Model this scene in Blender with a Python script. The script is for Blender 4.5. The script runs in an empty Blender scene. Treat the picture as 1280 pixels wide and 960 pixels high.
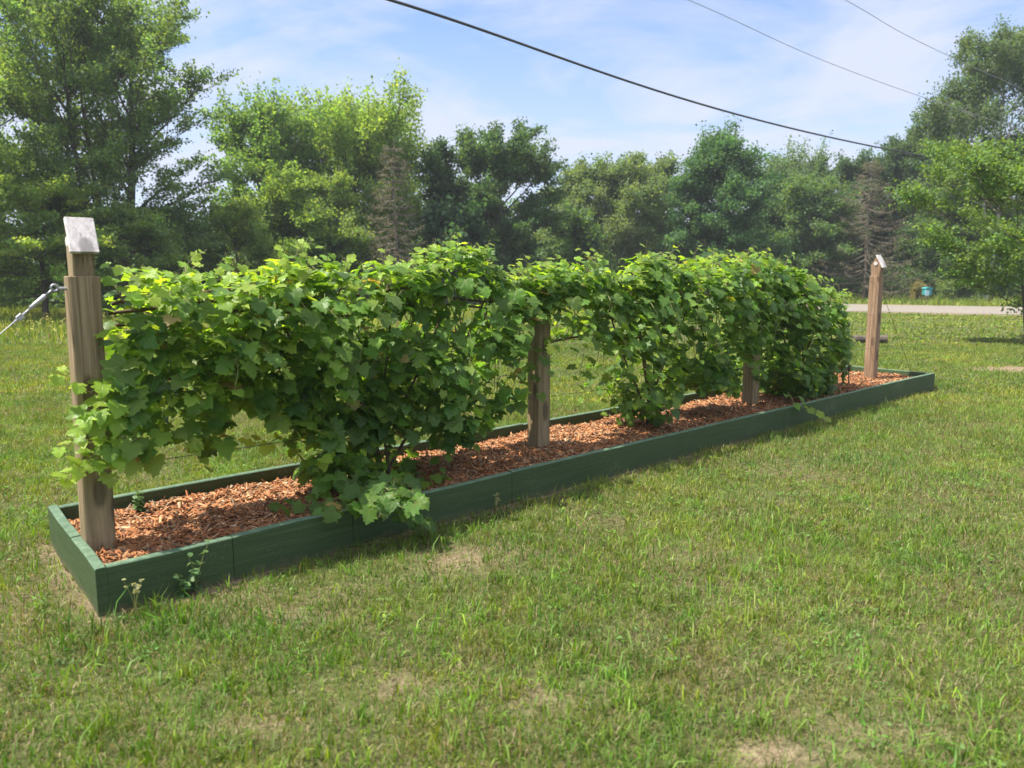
import bpy, math, random
import numpy as np
from mathutils import Vector

# ------------------------------------------------------------------ camera
H = 1.40                      # eye height
FPX = 967.0                   # focal length in pixels of the 1280 px wide photograph
PITCH = math.atan((480 - 345) / FPX)
C = bpy.context.scene.collection
cam_d = bpy.data.cameras.new('camera'); cam = bpy.data.objects.new('camera', cam_d); C.objects.link(cam)
cam.location = (0, 0, H); cam.rotation_euler = (math.pi / 2 - PITCH, 0, 0)
cam_d.sensor_width = 36; cam_d.lens = FPX / 1280 * 36; cam_d.clip_start = .05; cam_d.clip_end = 2000
cam_d.dof.use_dof = True; cam_d.dof.focus_distance = 5.6; cam_d.dof.aperture_fstop = 2.6
bpy.context.scene.camera = cam

# ------------------------------------------------------------------ sun and sky
SUN_AZ, SUN_EL = math.radians(264), math.radians(62)
sd = Vector((math.sin(SUN_AZ) * math.cos(SUN_EL), math.cos(SUN_AZ) * math.cos(SUN_EL), math.sin(SUN_EL)))
sl = bpy.data.lights.new('sun', 'SUN'); sl.energy = 5.0; sl.angle = math.radians(.55); sl.color = (1, .93, .80)
so = bpy.data.objects.new('sun', sl); C.objects.link(so); so.rotation_euler = (-sd).to_track_quat('-Z', 'Y').to_euler()
so.location = (0, 0, 40)
W = bpy.data.worlds.new('World'); bpy.context.scene.world = W; W.use_nodes = True
wn, wl = W.node_tree.nodes, W.node_tree.links
for n in list(wn): wn.remove(n)
wo = wn.new('ShaderNodeOutputWorld'); bg = wn.new('ShaderNodeBackground'); wl.new(bg.outputs[0], wo.inputs[0])
sky = wn.new('ShaderNodeTexSky'); sky.sky_type = 'NISHITA'; sky.sun_disc = False
sky.sun_elevation = SUN_EL; sky.sun_rotation = SUN_AZ; sky.air_density = 1.0; sky.dust_density = .3; sky.ozone_density = 2.5
bg.inputs[1].default_value = .10
tc = wn.new('ShaderNodeTexCoord'); sep = wn.new('ShaderNodeSeparateXYZ'); wl.new(tc.outputs['Generated'], sep.inputs[0])
def wmath(op, a, b=None, c=None):
    m = wn.new('ShaderNodeMath'); m.operation = op
    for i, v in enumerate((a, b, c)):
        if v is None: continue
        if isinstance(v, (int, float)): m.inputs[i].default_value = v
        else: wl.new(v, m.inputs[i])
    return m.outputs[0]
zz = wmath('ADD', wmath('MAXIMUM', sep.outputs[2], 0.0), .16)
cx = wmath('DIVIDE', sep.outputs[0], zz); cy = wmath('DIVIDE', sep.outputs[1], zz)
cmb = wn.new('ShaderNodeCombineXYZ'); wl.new(cx, cmb.inputs[0]); wl.new(cy, cmb.inputs[1])
mp = wn.new('ShaderNodeMapping'); wl.new(cmb.outputs[0], mp.inputs[0]); mp.inputs['Scale'].default_value = (.8, 1.0, 1)
mp.inputs['Rotation'].default_value = (0, 0, .5); mp.inputs['Location'].default_value = (4.1, 2.3, 0)
nz = wn.new('ShaderNodeTexNoise'); wl.new(mp.outputs[0], nz.inputs['Vector'])
nz.inputs['Scale'].default_value = 1.5; nz.inputs['Detail'].default_value = 9; nz.inputs['Roughness'].default_value = .58
nz.inputs['Distortion'].default_value = .5
rp = wn.new('ShaderNodeValToRGB'); wl.new(nz.outputs['Fac'], rp.inputs[0])
rp.color_ramp.elements[0].position = .42; rp.color_ramp.elements[1].position = .62
rp.color_ramp.elements[0].color = (0, 0, 0, 1); rp.color_ramp.elements[1].color = (1, 1, 1, 1)
low = wmath('SUBTRACT', 1.0, wmath('MULTIPLY', sep.outputs[2], 2.7))          # thin veil, thicker towards the horizon
veil = wmath('MINIMUM', wmath('MAXIMUM', wmath('MULTIPLY', low, 1.0), 0.0), .85)
hi = wmath('MULTIPLY', wmath('MINIMUM', wmath('MAXIMUM', wmath('SUBTRACT', sep.outputs[2], .36), 0.0), .4), 4.2)   # bright cloud added overhead, out of view, for soft fill light
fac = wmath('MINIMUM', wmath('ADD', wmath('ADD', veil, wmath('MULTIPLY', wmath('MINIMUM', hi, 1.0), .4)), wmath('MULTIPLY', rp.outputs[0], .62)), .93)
mx = wn.new('ShaderNodeMix'); mx.data_type = 'RGBA'; wl.new(fac, mx.inputs[0])
tn = wn.new('ShaderNodeMix'); tn.data_type = 'RGBA'; tn.blend_type = 'MULTIPLY'; tn.inputs[0].default_value = 1.0
wl.new(sky.outputs[0], tn.inputs[6]); tn.inputs[7].default_value = (.62, .80, .98, 1)
wl.new(tn.outputs[2], mx.inputs[6]); 
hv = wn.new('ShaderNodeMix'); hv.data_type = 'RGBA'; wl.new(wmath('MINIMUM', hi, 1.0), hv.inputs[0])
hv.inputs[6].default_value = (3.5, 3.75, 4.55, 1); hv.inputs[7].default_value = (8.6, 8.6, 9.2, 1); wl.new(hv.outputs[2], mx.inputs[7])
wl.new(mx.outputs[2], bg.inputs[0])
vs = bpy.context.scene.view_settings
vs.view_transform = 'Standard'; vs.look = 'None'; vs.gamma = 1; vs.exposure = 1.15; vs.use_curve_mapping = False
cy_ = bpy.context.scene.cycles
cy_.max_bounces = 7; cy_.diffuse_bounces = 4; cy_.glossy_bounces = 2; cy_.transmission_bounces = 4; cy_.transparent_max_bounces = 4
cy_.use_denoising = True
try: cy_.volume_bounces = 0
except Exception: pass
bpy.context.scene.render.engine = 'CYCLES'

rng = np.random.default_rng(7); random.seed(7)
up = np.array([0, 0, 1.0])

# ------------------------------------------------------------------ helpers
def at_z(x, y, z=0.0):
    """point of the photograph's ray (1280x960 pixels) on the height z"""
    u = (x - 640) / FPX; v = (480 - y) / FPX
    d = np.array([u, math.cos(PITCH) + v * math.sin(PITCH), -math.sin(PITCH) + v * math.cos(PITCH)])
    return np.array([0, 0, H]) + d * ((z - H) / d[2])
def at_y(x, y, Y):
    u = (x - 640) / FPX; v = (480 - y) / FPX
    d = np.array([u, math.cos(PITCH) + v * math.sin(PITCH), -math.sin(PITCH) + v * math.cos(PITCH)])
    return np.array([0, 0, H]) + d * (Y / d[1])
# frame of the raised bed: U runs along the row, N across it (away from the camera)
OC = at_z(123, 771, 0)[:2]
FC = at_z(1156, 490, 0)[:2]
U2 = (FC - OC) / np.linalg.norm(FC - OC); NP2 = np.array([-U2[1], U2[0]]); N2 = NP2 + .065 * U2; N2 /= np.linalg.norm(N2)
U = np.array([U2[0], U2[1], 0]); N = np.array([N2[0], N2[1], 0]); NP = np.array([NP2[0], NP2[1], 0])
BL, BW, BH = 9.52, 1.12, .205          # bed length, width, height
RT = .52                                # the row of posts across the bed
def bed(s, t, z): return np.array([OC[0], OC[1], 0]) + U * s + N * t + up * z
def plane_pt(x, y, t=RT):
    """photo pixel -> (s, z) on the upright plane t across the bed"""
    u = (x - 640) / FPX; v = (480 - y) / FPX
    d = np.array([u, math.cos(PITCH) + v * math.sin(PITCH), -math.sin(PITCH) + v * math.cos(PITCH)])
    o = np.array([0, 0, H]); b = bed(0, t, 0)
    k = np.dot(b - o, NP) / np.dot(d, NP)
    p = o + d * k
    return np.dot(p - b, U), p[2]

def mat_new(name):
    m = bpy.data.materials.new(name); m.use_nodes = True
    nt = m.node_tree
    for n in list(nt.nodes): nt.nodes.remove(n)
    return m, nt.nodes, nt.links
class Nt:
    def __init__(s, name):
        s.m, s.n, s.l = mat_new(name); s.out = s.n.new('ShaderNodeOutputMaterial')
    def node(s, t, **kw):
        n = s.n.new(t)
        for k, v in kw.items(): setattr(n, k, v)
        return n
    def put(s, v, sock):
        if isinstance(v, bpy.types.NodeSocket): s.l.new(v, sock)
        else: sock.default_value = v
    def math(s, op, a, b=None, clamp=False):
        n = s.node('ShaderNodeMath', operation=op); n.use_clamp = clamp
        s.put(a, n.inputs[0])
        if b is not None: s.put(b, n.inputs[1])
        return n.outputs[0]
    def mix(s, f, a, b, mode='MIX'):
        n = s.node('ShaderNodeMix', data_type='RGBA', blend_type=mode)
        s.put(f, n.inputs[0]); s.put(a, n.inputs[6]); s.put(b, n.inputs[7]); return n.outputs[2]
    def noise(s, vec, scale, detail=4, rough=.55, dist=0):
        n = s.node('ShaderNodeTexNoise'); s.put(vec, n.inputs['Vector'])
        n.inputs['Scale'].default_value = scale; n.inputs['Detail'].default_value = detail
        n.inputs['Roughness'].default_value = rough; n.inputs['Distortion'].default_value = dist
        return n.outputs['Fac']
    def ramp(s, f, stops):
        n = s.node('ShaderNodeValToRGB'); s.put(f, n.inputs[0]); e = n.color_ramp.elements
        while len(e) < len(stops): e.new(.5)
        for i, (p, c) in enumerate(stops):
            e[i].position = p; e[i].color = c if len(c) == 4 else (*c, 1)
        return n.outputs[0]
    def coord(s, kind='Object', scale=(1, 1, 1)):
        t = s.node('ShaderNodeTexCoord'); m = s.node('ShaderNodeMapping'); s.l.new(t.outputs[kind], m.inputs[0])
        m.inputs['Scale'].default_value = scale; return m.outputs[0]
    def attr(s, name, out='Color'):
        return s.node('ShaderNodeAttribute', attribute_name=name).outputs[out]
    def bump(s, h, st, d):
        b = s.node('ShaderNodeBump'); b.inputs['Strength'].default_value = st; b.inputs['Distance'].default_value = d
        s.put(h, b.inputs['Height']); return b.outputs[0]
    def principled(s, col, rough=.7, nrm=None, metal=0, spec=.5):
        p = s.node('ShaderNodeBsdfPrincipled'); s.put(col, p.inputs['Base Color']); s.put(rough, p.inputs['Roughness'])
        s.put(metal, p.inputs['Metallic']); s.put(spec, p.inputs['Specular IOR Level'])
        if nrm is not None: s.put(nrm, p.inputs['Normal'])
        return p.outputs[0]
    def done(s, sh): s.l.new(sh, s.out.inputs[0]); return s.m

def leaf_material(name, trans=.42, rough=.5, veins=False, tint=(1.35, 1.25, .45), spec=.35):
    t = Nt(name); col = t.attr('Col')
    nrm = None
    if veins:
        lc = t.attr('leaf_uv', 'Vector'); sp = t.node('ShaderNodeSeparateXYZ'); t.l.new(lc, sp.inputs[0])
        a = t.math('ARCTAN2', sp.outputs[0], sp.outputs[1])
        pp = t.math('PINGPONG', a, .33)
        r = t.math('SQRT', t.math('ADD', t.math('MULTIPLY', sp.outputs[0], sp.outputs[0]), t.math('MULTIPLY', sp.outputs[1], sp.outputs[1])))
        d = t.math('MULTIPLY', pp, r)
        v = t.math('SUBTRACT', 1.0, t.math('DIVIDE', d, .022), clamp=True)
        col = t.mix(t.math('MULTIPLY', v, .45), col, (.22, .30, .09, 1))
        n1 = t.noise(t.coord('Object'), 60, 3)
        h = t.math('ADD', t.math('MULTIPLY', v, -.6), n1)
        nrm = t.bump(h, .5, .006)
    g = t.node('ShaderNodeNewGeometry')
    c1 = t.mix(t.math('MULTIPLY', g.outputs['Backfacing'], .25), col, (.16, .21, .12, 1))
    p = t.principled(c1, rough, nrm, spec=spec)
    tr = t.node('ShaderNodeBsdfTranslucent')
    t.put(t.mix(1.0, col, (*tint, 1), 'MULTIPLY'), tr.inputs[0])
    ms = t.node('ShaderNodeMixShader'); ms.inputs[0].default_value = trans
    t.l.new(p, ms.inputs[1]); t.l.new(tr.outputs[0], ms.inputs[2])
    return t.done(ms.outputs[0])

def wood_material(name, c_dark, c_light, rough=.8, axis=2, grain=1.0, knots=True, bstr=.55):
    t = Nt(name); sc = [30, 30, 30]; sc[axis] = 1.3
    v = t.coord('Object', tuple(sc))
    g1 = t.noise(v, 1.0 * grain, 6, .62, 1.2)
    v2 = t.coord('Object', tuple([x * 3.2 if i != axis else 2.0 for i, x in enumerate(sc)]))
    g2 = t.noise(v2, 1.0, 4, .6, .3)
    v3 = t.coord('Object', (3, 3, 3)); big = t.noise(v3, 1.0, 3)
    f = t.math('ADD', t.math('MULTIPLY', g1, .62), t.math('MULTIPLY', g2, .38))
    col = t.ramp(f, [(.30, tuple(x * .45 for x in c_dark)), (.42, c_dark), (.60, c_light)])
    col = t.mix(t.math('MULTIPLY', big, .5), col, (*[x * .72 for x in c_dark], 1))
    if knots:
        ks = [7, 7, 7]; ks[axis] = 2.6
        vo = t.node('ShaderNodeTexVoronoi'); t.put(t.coord('Object', tuple(ks)), vo.inputs['Vector']); vo.inputs['Scale'].default_value = 1.0
        k = t.ramp(vo.outputs['Distance'], [(.0, (1, 1, 1)), (.18, (.9, .9, .9)), (.25, (0, 0, 0))])
        col = t.mix(t.math('MULTIPLY', k, .75), col, (*[x * .32 for x in c_dark], 1))
    crack = t.ramp(g2, [(.30, (0, 0, 0)), (.36, (1, 1, 1))])
    col = t.mix(t.math('MULTIPLY', t.math('SUBTRACT', 1.0, crack), .7), col, (*[x * .2 for x in c_dark], 1))
    nrm = t.bump(t.math('ADD', f, t.math('MULTIPLY', crack, .3)), bstr, .008)
    return t.done(t.principled(col, rough, nrm, spec=.25))

def mesh_np(name, V, Fc, mat=None, parent=None, smooth=False, attrs=None, loc=None):
    """V (n,3), Fc (m,k) with k 3 or 4; attrs: name -> (n,3|4) colours or vectors"""
    V = np.asarray(V, dtype=np.float32); Fc = np.asarray(Fc, dtype=np.int32)
    if loc is not None: V = V - np.asarray(loc, dtype=np.float32)
    me = bpy.data.meshes.new(name); k = Fc.shape[1]; m = len(Fc)
    me.vertices.add(len(V)); me.vertices.foreach_set('co', V.ravel())
    me.loops.add(m * k); me.loops.foreach_set('vertex_index', Fc.ravel())
    me.polygons.add(m); me.polygons.foreach_set('loop_start', np.arange(0, m * k, k, dtype=np.int32))
    me.polygons.foreach_set('loop_total', np.full(m, k, dtype=np.int32))
    if smooth: me.polygons.foreach_set('use_smooth', np.ones(m, dtype=bool))
    for an, av in (attrs or {}).items():
        av = np.asarray(av, dtype=np.float32)
        if an == 'Col':
            a = me.attributes.new(an, 'FLOAT_COLOR', 'POINT')
            if av.shape[1] == 3: av = np.concatenate([av, np.ones((len(av), 1), np.float32)], 1)
            a.data.foreach_set('color', av.ravel())
        else:
            a = me.attributes.new(an, 'FLOAT_VECTOR', 'POINT'); a.data.foreach_set('vector', av.ravel())
    me.update(calc_edges=True)
    if mat: me.materials.append(mat)
    o = bpy.data.objects.new(name, me); C.objects.link(o)
    if parent is not None: o.parent = parent
    elif loc is not None: o.location = tuple(float(q) for q in loc)
    return o

def tag(o, label=None, cat=None, group=None, kind=None):
    if label: o['label'] = label
    if cat: o['category'] = cat
    if group: o['group'] = group
    if kind: o['kind'] = kind
    return o
def empty(name, loc, label, cat, group=None):
    o = bpy.data.objects.new(name, None); C.objects.link(o); o.location = tuple(float(q) for q in loc)
    o.empty_display_size = .1
    return tag(o, label, cat, group)

class MB:
    """collects quads (triangles repeat the last corner-free) into one mesh"""
    def __init__(s): s.V = []; s.F = []
    def add(s, V, F):
        b = len(s.V); s.V.extend([tuple(v) for v in V]); s.F.extend([tuple(i + b for i in f) for f in F])
    def box(s, c, ax, ay, az, hx, hy, hz, bev=.0):
        """box with centre c, unit axes, half sizes, corners chamfered by bev"""
        c = np.array(c, float); ax, ay, az = map(np.array, (ax, ay, az))
        if bev <= 0:
            P = [c + ax * hx * i + ay * hy * j + az * hz * k for k in (-1, 1) for j in (-1, 1) for i in (-1, 1)]
            s.add(P, [(0, 2, 3, 1), (4, 5, 7, 6), (0, 1, 5, 4), (2, 6, 7, 3), (0, 4, 6, 2), (1, 3, 7, 5)]); return
        idx = {}; P = []
        hs = (hx, hy, hz)
        for i in (-1, 1):
            for j in (-1, 1):
                for k in (-1, 1):
                    for a in range(3):
                        q = [i * (hx - bev), j * (hy - bev), k * (hz - bev)]; q[a] = (i, j, k)[a] * hs[a]
                        idx[(i, j, k, a)] = len(P); P.append(c + ax * q[0] + ay * q[1] + az * q[2])
        F = []
        for a in range(3):
            b, d = [q for q in range(3) if q != a]
            for sg in (-1, 1):
                cyc = []
                for (p, r) in ((-1, -1), (1, -1), (1, 1), (-1, 1)):
                    key = [0, 0, 0]; key[a] = sg; key[b] = p; key[d] = r; cyc.append(idx[(*key, a)])
                F.append(tuple(cyc))
        for a in range(3):                       # edges running along axis a
            b, d = [q for q in range(3) if q != a]
            for p in (-1, 1):
                for r in (-1, 1):
                    def I(v, f):
                        key = [0, 0, 0]; key[a] = v; key[b] = p; key[d] = r; return idx[(*key, f)]
                    F.append((I(-1, b), I(1, b), I(1, d), I(-1, d)))
        for i in (-1, 1):
            for j in (-1, 1):
                for k in (-1, 1): F.append((idx[(i, j, k, 0)], idx[(i, j, k, 1)], idx[(i, j, k, 2)]))
        s.add(P, F)
    def tube(s, pts, rad, n=6, cap=True):
        pts = [np.array(p, float) for p in pts]
        if not hasattr(rad, '__len__'): rad = [rad] * len(pts)
        prev = None; R = []
        for i, p in enumerate(pts):
            d = pts[min(i + 1, len(pts) - 1)] - pts[max(i - 1, 0)]; d = d / (np.linalg.norm(d) + 1e-9)
            if prev is None:
                a = np.cross(d, up if abs(d[2]) < .9 else np.array([1., 0, 0]))
            else: a = prev - d * np.dot(prev, d)
            a = a / (np.linalg.norm(a) + 1e-9); prev = a; b = np.cross(d, a)
            R.append([p + (a * math.cos(2 * math.pi * k / n) + b * math.sin(2 * math.pi * k / n)) * rad[i] for k in range(n)])
        V = [v for r in R for v in r]; F = []
        for i in range(len(pts) - 1):
            for k in range(n):
                F.append((i * n + k, i * n + (k + 1) % n, (i + 1) * n + (k + 1) % n, (i + 1) * n + k))
        if cap: F.append(tuple(range(n))[::-1]); F.append(tuple((len(pts) - 1) * n + k for k in range(n)))
        s.add(V, F)
    def build(s, name, mat, parent=None, smooth=False, loc=None):
        me = bpy.data.meshes.new(name)
        V = s.V if loc is None else [(v[0] - loc[0], v[1] - loc[1], v[2] - loc[2]) for v in s.V]
        me.from_pydata([tuple(float(q) for q in v) for v in V], [], s.F)
        if smooth: me.polygons.foreach_set('use_smooth', [True] * len(me.polygons))
        if mat: me.materials.append(mat)
        me.update()
        o = bpy.data.objects.new(name, me); C.objects.link(o)
        if parent is not None: o.parent = parent
        elif loc is not None: o.location = tuple(float(q) for q in loc)
        return o

# lattice noise
_lat = np.random.default_rng(3).random((256, 256))
def vnoise(x, y):
    xi = np.floor(x).astype(int); yi = np.floor(y).astype(int); fx = x - xi; fy = y - yi
    fx = fx * fx * (3 - 2 * fx); fy = fy * fy * (3 - 2 * fy)
    g = lambda a, b: _lat[a & 255, b & 255]
    return (g(xi, yi) * (1 - fx) + g(xi + 1, yi) * fx) * (1 - fy) + (g(xi, yi + 1) * (1 - fx) + g(xi + 1, yi + 1) * fx) * fy
def fbm(x, y, o=4):
    x = np.asarray(x, float); y = np.asarray(y, float); s = 0; a = .5; t = 0
    for i in range(o):
        s = s + a * vnoise(x * 2 ** i + 17.3 * i, y * 2 ** i + 9.1 * i); t += a; a *= .5
    return s / t
def norm(a): return a / (np.linalg.norm(a, axis=-1, keepdims=True) + 1e-9)

# ------------------------------------------------------------------ where the lawn is worn, where the wood begins
ROAD = np.array([(70, 21.5), (45, 25.5), (30, 29), (19, 32.3), (12, 37), (6, 46), (2, 60), (0, 80)], float)
def road_dist(x, y):
    best = np.full(np.shape(x), 1e9)
    for a, b in zip(ROAD[:-1], ROAD[1:]):
        d = b - a; L = d @ d; t = np.clip(((x - a[0]) * d[0] + (y - a[1]) * d[1]) / L, 0, 1)
        best = np.minimum(best, np.hypot(x - a[0] - t * d[0], y - a[1] - t * d[1]))
    return best
def wood_edge(x):
    return np.interp(x, [-200, -9, 2, 10, 20, 40, 200], [28, 30, 37, 46, 49, 47, 44])
def bed_st(x, y):
    dx = x - OC[0]; dy = y - OC[1]
    t = (dx * NP2[0] + dy * NP2[1]) / (N2 @ NP2); return (dx - t * N2[0]) * U2[0] + (dy - t * N2[1]) * U2[1], t
WORN = [(*at_z(630, 688)[:2], .40, .24, .26), (*at_z(560, 705)[:2], .35, .22, .38), (*at_z(1140, 915)[:2], .26, .14, .24), (*at_z(960, 940)[:2], .15, .09, .7),
        (*at_z(1275, 461)[:2], .8, .40, 1.1), (*at_z(240, 745)[:2], .25, .12, .5), (*at_z(510, 860)[:2], .16, .1, .6), (*at_z(880, 700)[:2], .3, .2, .35),
        (*at_z(700, 870)[:2], .2, .12, .5), (*at_z(330, 900)[:2], .16, .1, .5)]
def worn(x, y):
    w = np.clip((fbm(x * 1.3 + 40, y * 1.3 + 11, 5) - .50) * 2.6, 0, 1) * .55
    near = np.clip(1.35 - np.hypot(x, y) / 9, .15, 1); w = w * near
    for (a, b, rx, ry, k) in WORN:
        d = ((x - a) / rx) ** 2 + ((y - b) / ry) ** 2
        w = w + k * np.exp(-d) * (.35 + 1.2 * fbm(x * 9, y * 9, 3))
    s, t = bed_st(x, y)
    ds = np.maximum(np.maximum(-s, s - BL), np.maximum(-t, t - BW))
    w = w + np.where((ds > -.1) & (ds < .12), 0.7 * np.clip(1 - ds / .12, 0, 1) * (.2 + 1.2 * fbm(x * 6, y * 6, 3)), 0)
    w = w + np.clip(1.3 - (road_dist(x, y) - 4.3) * 1.1, 0, 1) * (y > 10)
    return np.clip(w, 0, 1)

# ================================================================== GROUND, ROAD
def axis_pts(lo, hi, flo, fhi, step, g=1.14):
    a = list(np.arange(flo, fhi + 1e-6, step)); s = step; v = fhi
    while v < hi: s *= g; v += s; a.append(v)
    s = step; v = flo; b = []
    while v > lo: s *= g; v -= s; b.append(v)
    return np.array(b[::-1] + a)
gx = axis_pts(-500, 500, -6, 9, .06); gy = axis_pts(-60, 900, 1.2, 13, .06)
GX, GY = np.meshgrid(gx, gy)
def ground_z(x, y):
    return (fbm(x * .5, y * .5, 3) - .5) * .035 + (fbm(x * 5, y * 5, 3) - .5) * .022 * (np.hypot(x, y) < 20)
GZ = ground_z(GX, GY)
s_, t_ = bed_st(GX, GY)
GZ = np.where(road_dist(GX, GY) < 5.5, 0, GZ)
Vg = np.stack([GX.ravel(), GY.ravel(), GZ.ravel()], 1)
nx, ny = len(gx), len(gy)
ii = (np.arange(ny - 1)[:, None] * nx + np.arange(nx - 1)[None, :]).ravel()
Fg = np.stack([ii, ii + 1, ii + nx + 1, ii + nx], 1)
wr = worn(GX, GY).ravel()
wood = np.clip((GY - wood_edge(GX)) / 2.5 + .5, 0, 1).ravel()
at_ = np.stack([wr, wood, np.zeros_like(wr)], 1)
t = Nt('lawn_soil')
av = t.node('ShaderNodeSeparateXYZ'); t.l.new(t.attr('patch', 'Vector'), av.inputs[0])
v = t.coord('Object')
n1 = t.noise(v, 28, 6, .7); n2 = t.noise(v, 1.1, 4); n3 = t.noise(v, 130, 3, .6)
turf = t.ramp(n1, [(.32, (.034, .026, .014)), (.48, (.074, .078, .030)), (.66, (.150, .135, .065))])
turf = t.mix(t.ramp(n2, [(.4, (0, 0, 0)), (.62, (1, 1, 1))]), turf, t.mix(.5, turf, (.09, .13, .03, 1)))
soil = t.ramp(n1, [(.30, (.10, .07, .042)), (.5, (.175, .125, .08)), (.68, (.28, .215, .14))])
soil = t.mix(t.ramp(n3, [(.45, (0, 0, 0)), (.65, (.6, .6, .6))]), soil, (.42, .36, .22, 1))
sepw = t.math('ADD', av.outputs[0], t.math('MULTIPLY', t.math('SUBTRACT', n1, .5), .7))
col = t.mix(t.ramp(sepw, [(.16, (0, 0, 0)), (.75, (1, 1, 1))]), turf, soil)
litter = t.ramp(n1, [(.35, (.03, .024, .014)), (.65, (.09, .07, .035))])
col = t.mix(av.outputs[1], col, litter)
m_ground = t.done(t.principled(col, .95, t.bump(t.math('ADD', n1, n3), .8, .02), spec=.15))
g = mesh_np('ground', Vg, Fg, m_ground, attrs={'patch': at_}, smooth=True); tag(g, kind='structure')

# road: gravel-grey sheet 4 mm above the ground, with a packed shoulder
def strip(name, line, half, z, mat, wob=0):
    L = []; 
    P = []
    for a, b in zip(line[:-1], line[1:]):
        for k in np.linspace(0, 1, 24, endpoint=False): P.append(a + (b - a) * k)
    P = np.array(P); K = 21; ker = np.ones(K) / K
    Pp = np.vstack([np.repeat(P[:1], K // 2, 0), P, np.repeat(P[-1:], K // 2, 0)])
    P = np.stack([np.convolve(Pp[:, i], ker, 'valid') for i in (0, 1)], 1)
    d = np.gradient(P, axis=0); d = d / np.linalg.norm(d, axis=1, keepdims=True); nn = np.stack([-d[:, 1], d[:, 0]], 1)
    cols = np.linspace(-1, 1, 9); V = []
    for i in range(len(P)):
        h = half + wob * (random.random() - .5)
        for c in cols: V.append((*(P[i] + nn[i] * h * c), z + .05 * (1 - c * c) * (z > .003)))
    nc = len(cols); F = [(i * nc + k, i * nc + k + 1, (i + 1) * nc + k + 1, (i + 1) * nc + k) for i in range(len(P) - 1) for k in range(nc - 1)]
    return mesh_np(name, V, F, mat, smooth=True)
t = Nt('gravel'); v = t.coord('Object'); n1 = t.noise(v, 9, 8, .75); n2 = t.noise(v, .8, 4)
c = t.ramp(n1, [(.3, (.125, .108, .088)), (.7, (.25, .225, .19))]); c = t.mix(t.math('MULTIPLY', n2, .5), c, (.20, .185, .165, 1))
m_road = t.done(t.principled(c, .95, t.bump(n1, .4, .02), spec=.2))
tag(strip('road', ROAD, 4.1, .010, m_road, .5), kind='structure')

# ================================================================== RAISED BED
t = Nt('green_paint')
v = t.coord('Object', (1, 1, 1)); tc_ = t.coord('Object', (40, 40, 40))
gr = t.noise(t.coord('Object', (2.5, 2.5, 60)), 1.0, 6, .6, .8); big = t.noise(v, 3, 4); fine = t.noise(v, 90, 3)
c = t.ramp(gr, [(.3, (.026, .050, .016)), (.55, (.042, .074, .025)), (.75, (.062, .100, .038))])
c = t.mix(t.math('MULTIPLY', big, .45), c, (.044, .075, .028, 1))
geo = t.node('ShaderNodeNewGeometry')
szp = t.node('ShaderNodeSeparateXYZ'); t.l.new(t.coord('Object'), szp.inputs[0])
spl = t.math('SUBTRACT', t.math('ADD', t.math('MULTIPLY', t.noise(t.coord('Object', (1, 1, .35)), 14, 6, .7), .16), -.045), szp.outputs[2])      # soil splashed up the boards
c = t.mix(t.math('MULTIPLY', t.math('MULTIPLY', spl, 22, clamp=True), .6), c, (.15, .12, .075, 1))
wear = t.ramp(t.math('ADD', t.math('MULTIPLY', fine, .5), t.math('MULTIPLY', big, .5)), [(.57, (0, 0, 0)), (.68, (1, 1, 1))])
c = t.mix(t.math('MULTIPLY', wear, .55), c, (.22, .20, .15, 1))
m_paint = t.done(t.principled(c, .62, t.bump(t.math('ADD', gr, t.math('MULTIPLY', fine, .3)), .7, .004), spec=.35))
t = Nt('green_paint_scuffed')      # the trodden top edge is chalky where the paint has worn
v = t.coord('Object'); a = t.noise(v, 22, 6, .7); b = t.noise(v, 3, 3)
c = t.ramp(a, [(.3, (.05, .09, .055)), (.55, (.085, .14, .085)), (.75, (.17, .23, .15))])
m_edge = t.done(t.principled(c, .7, t.bump(a, .5, .003), spec=.3))

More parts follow.
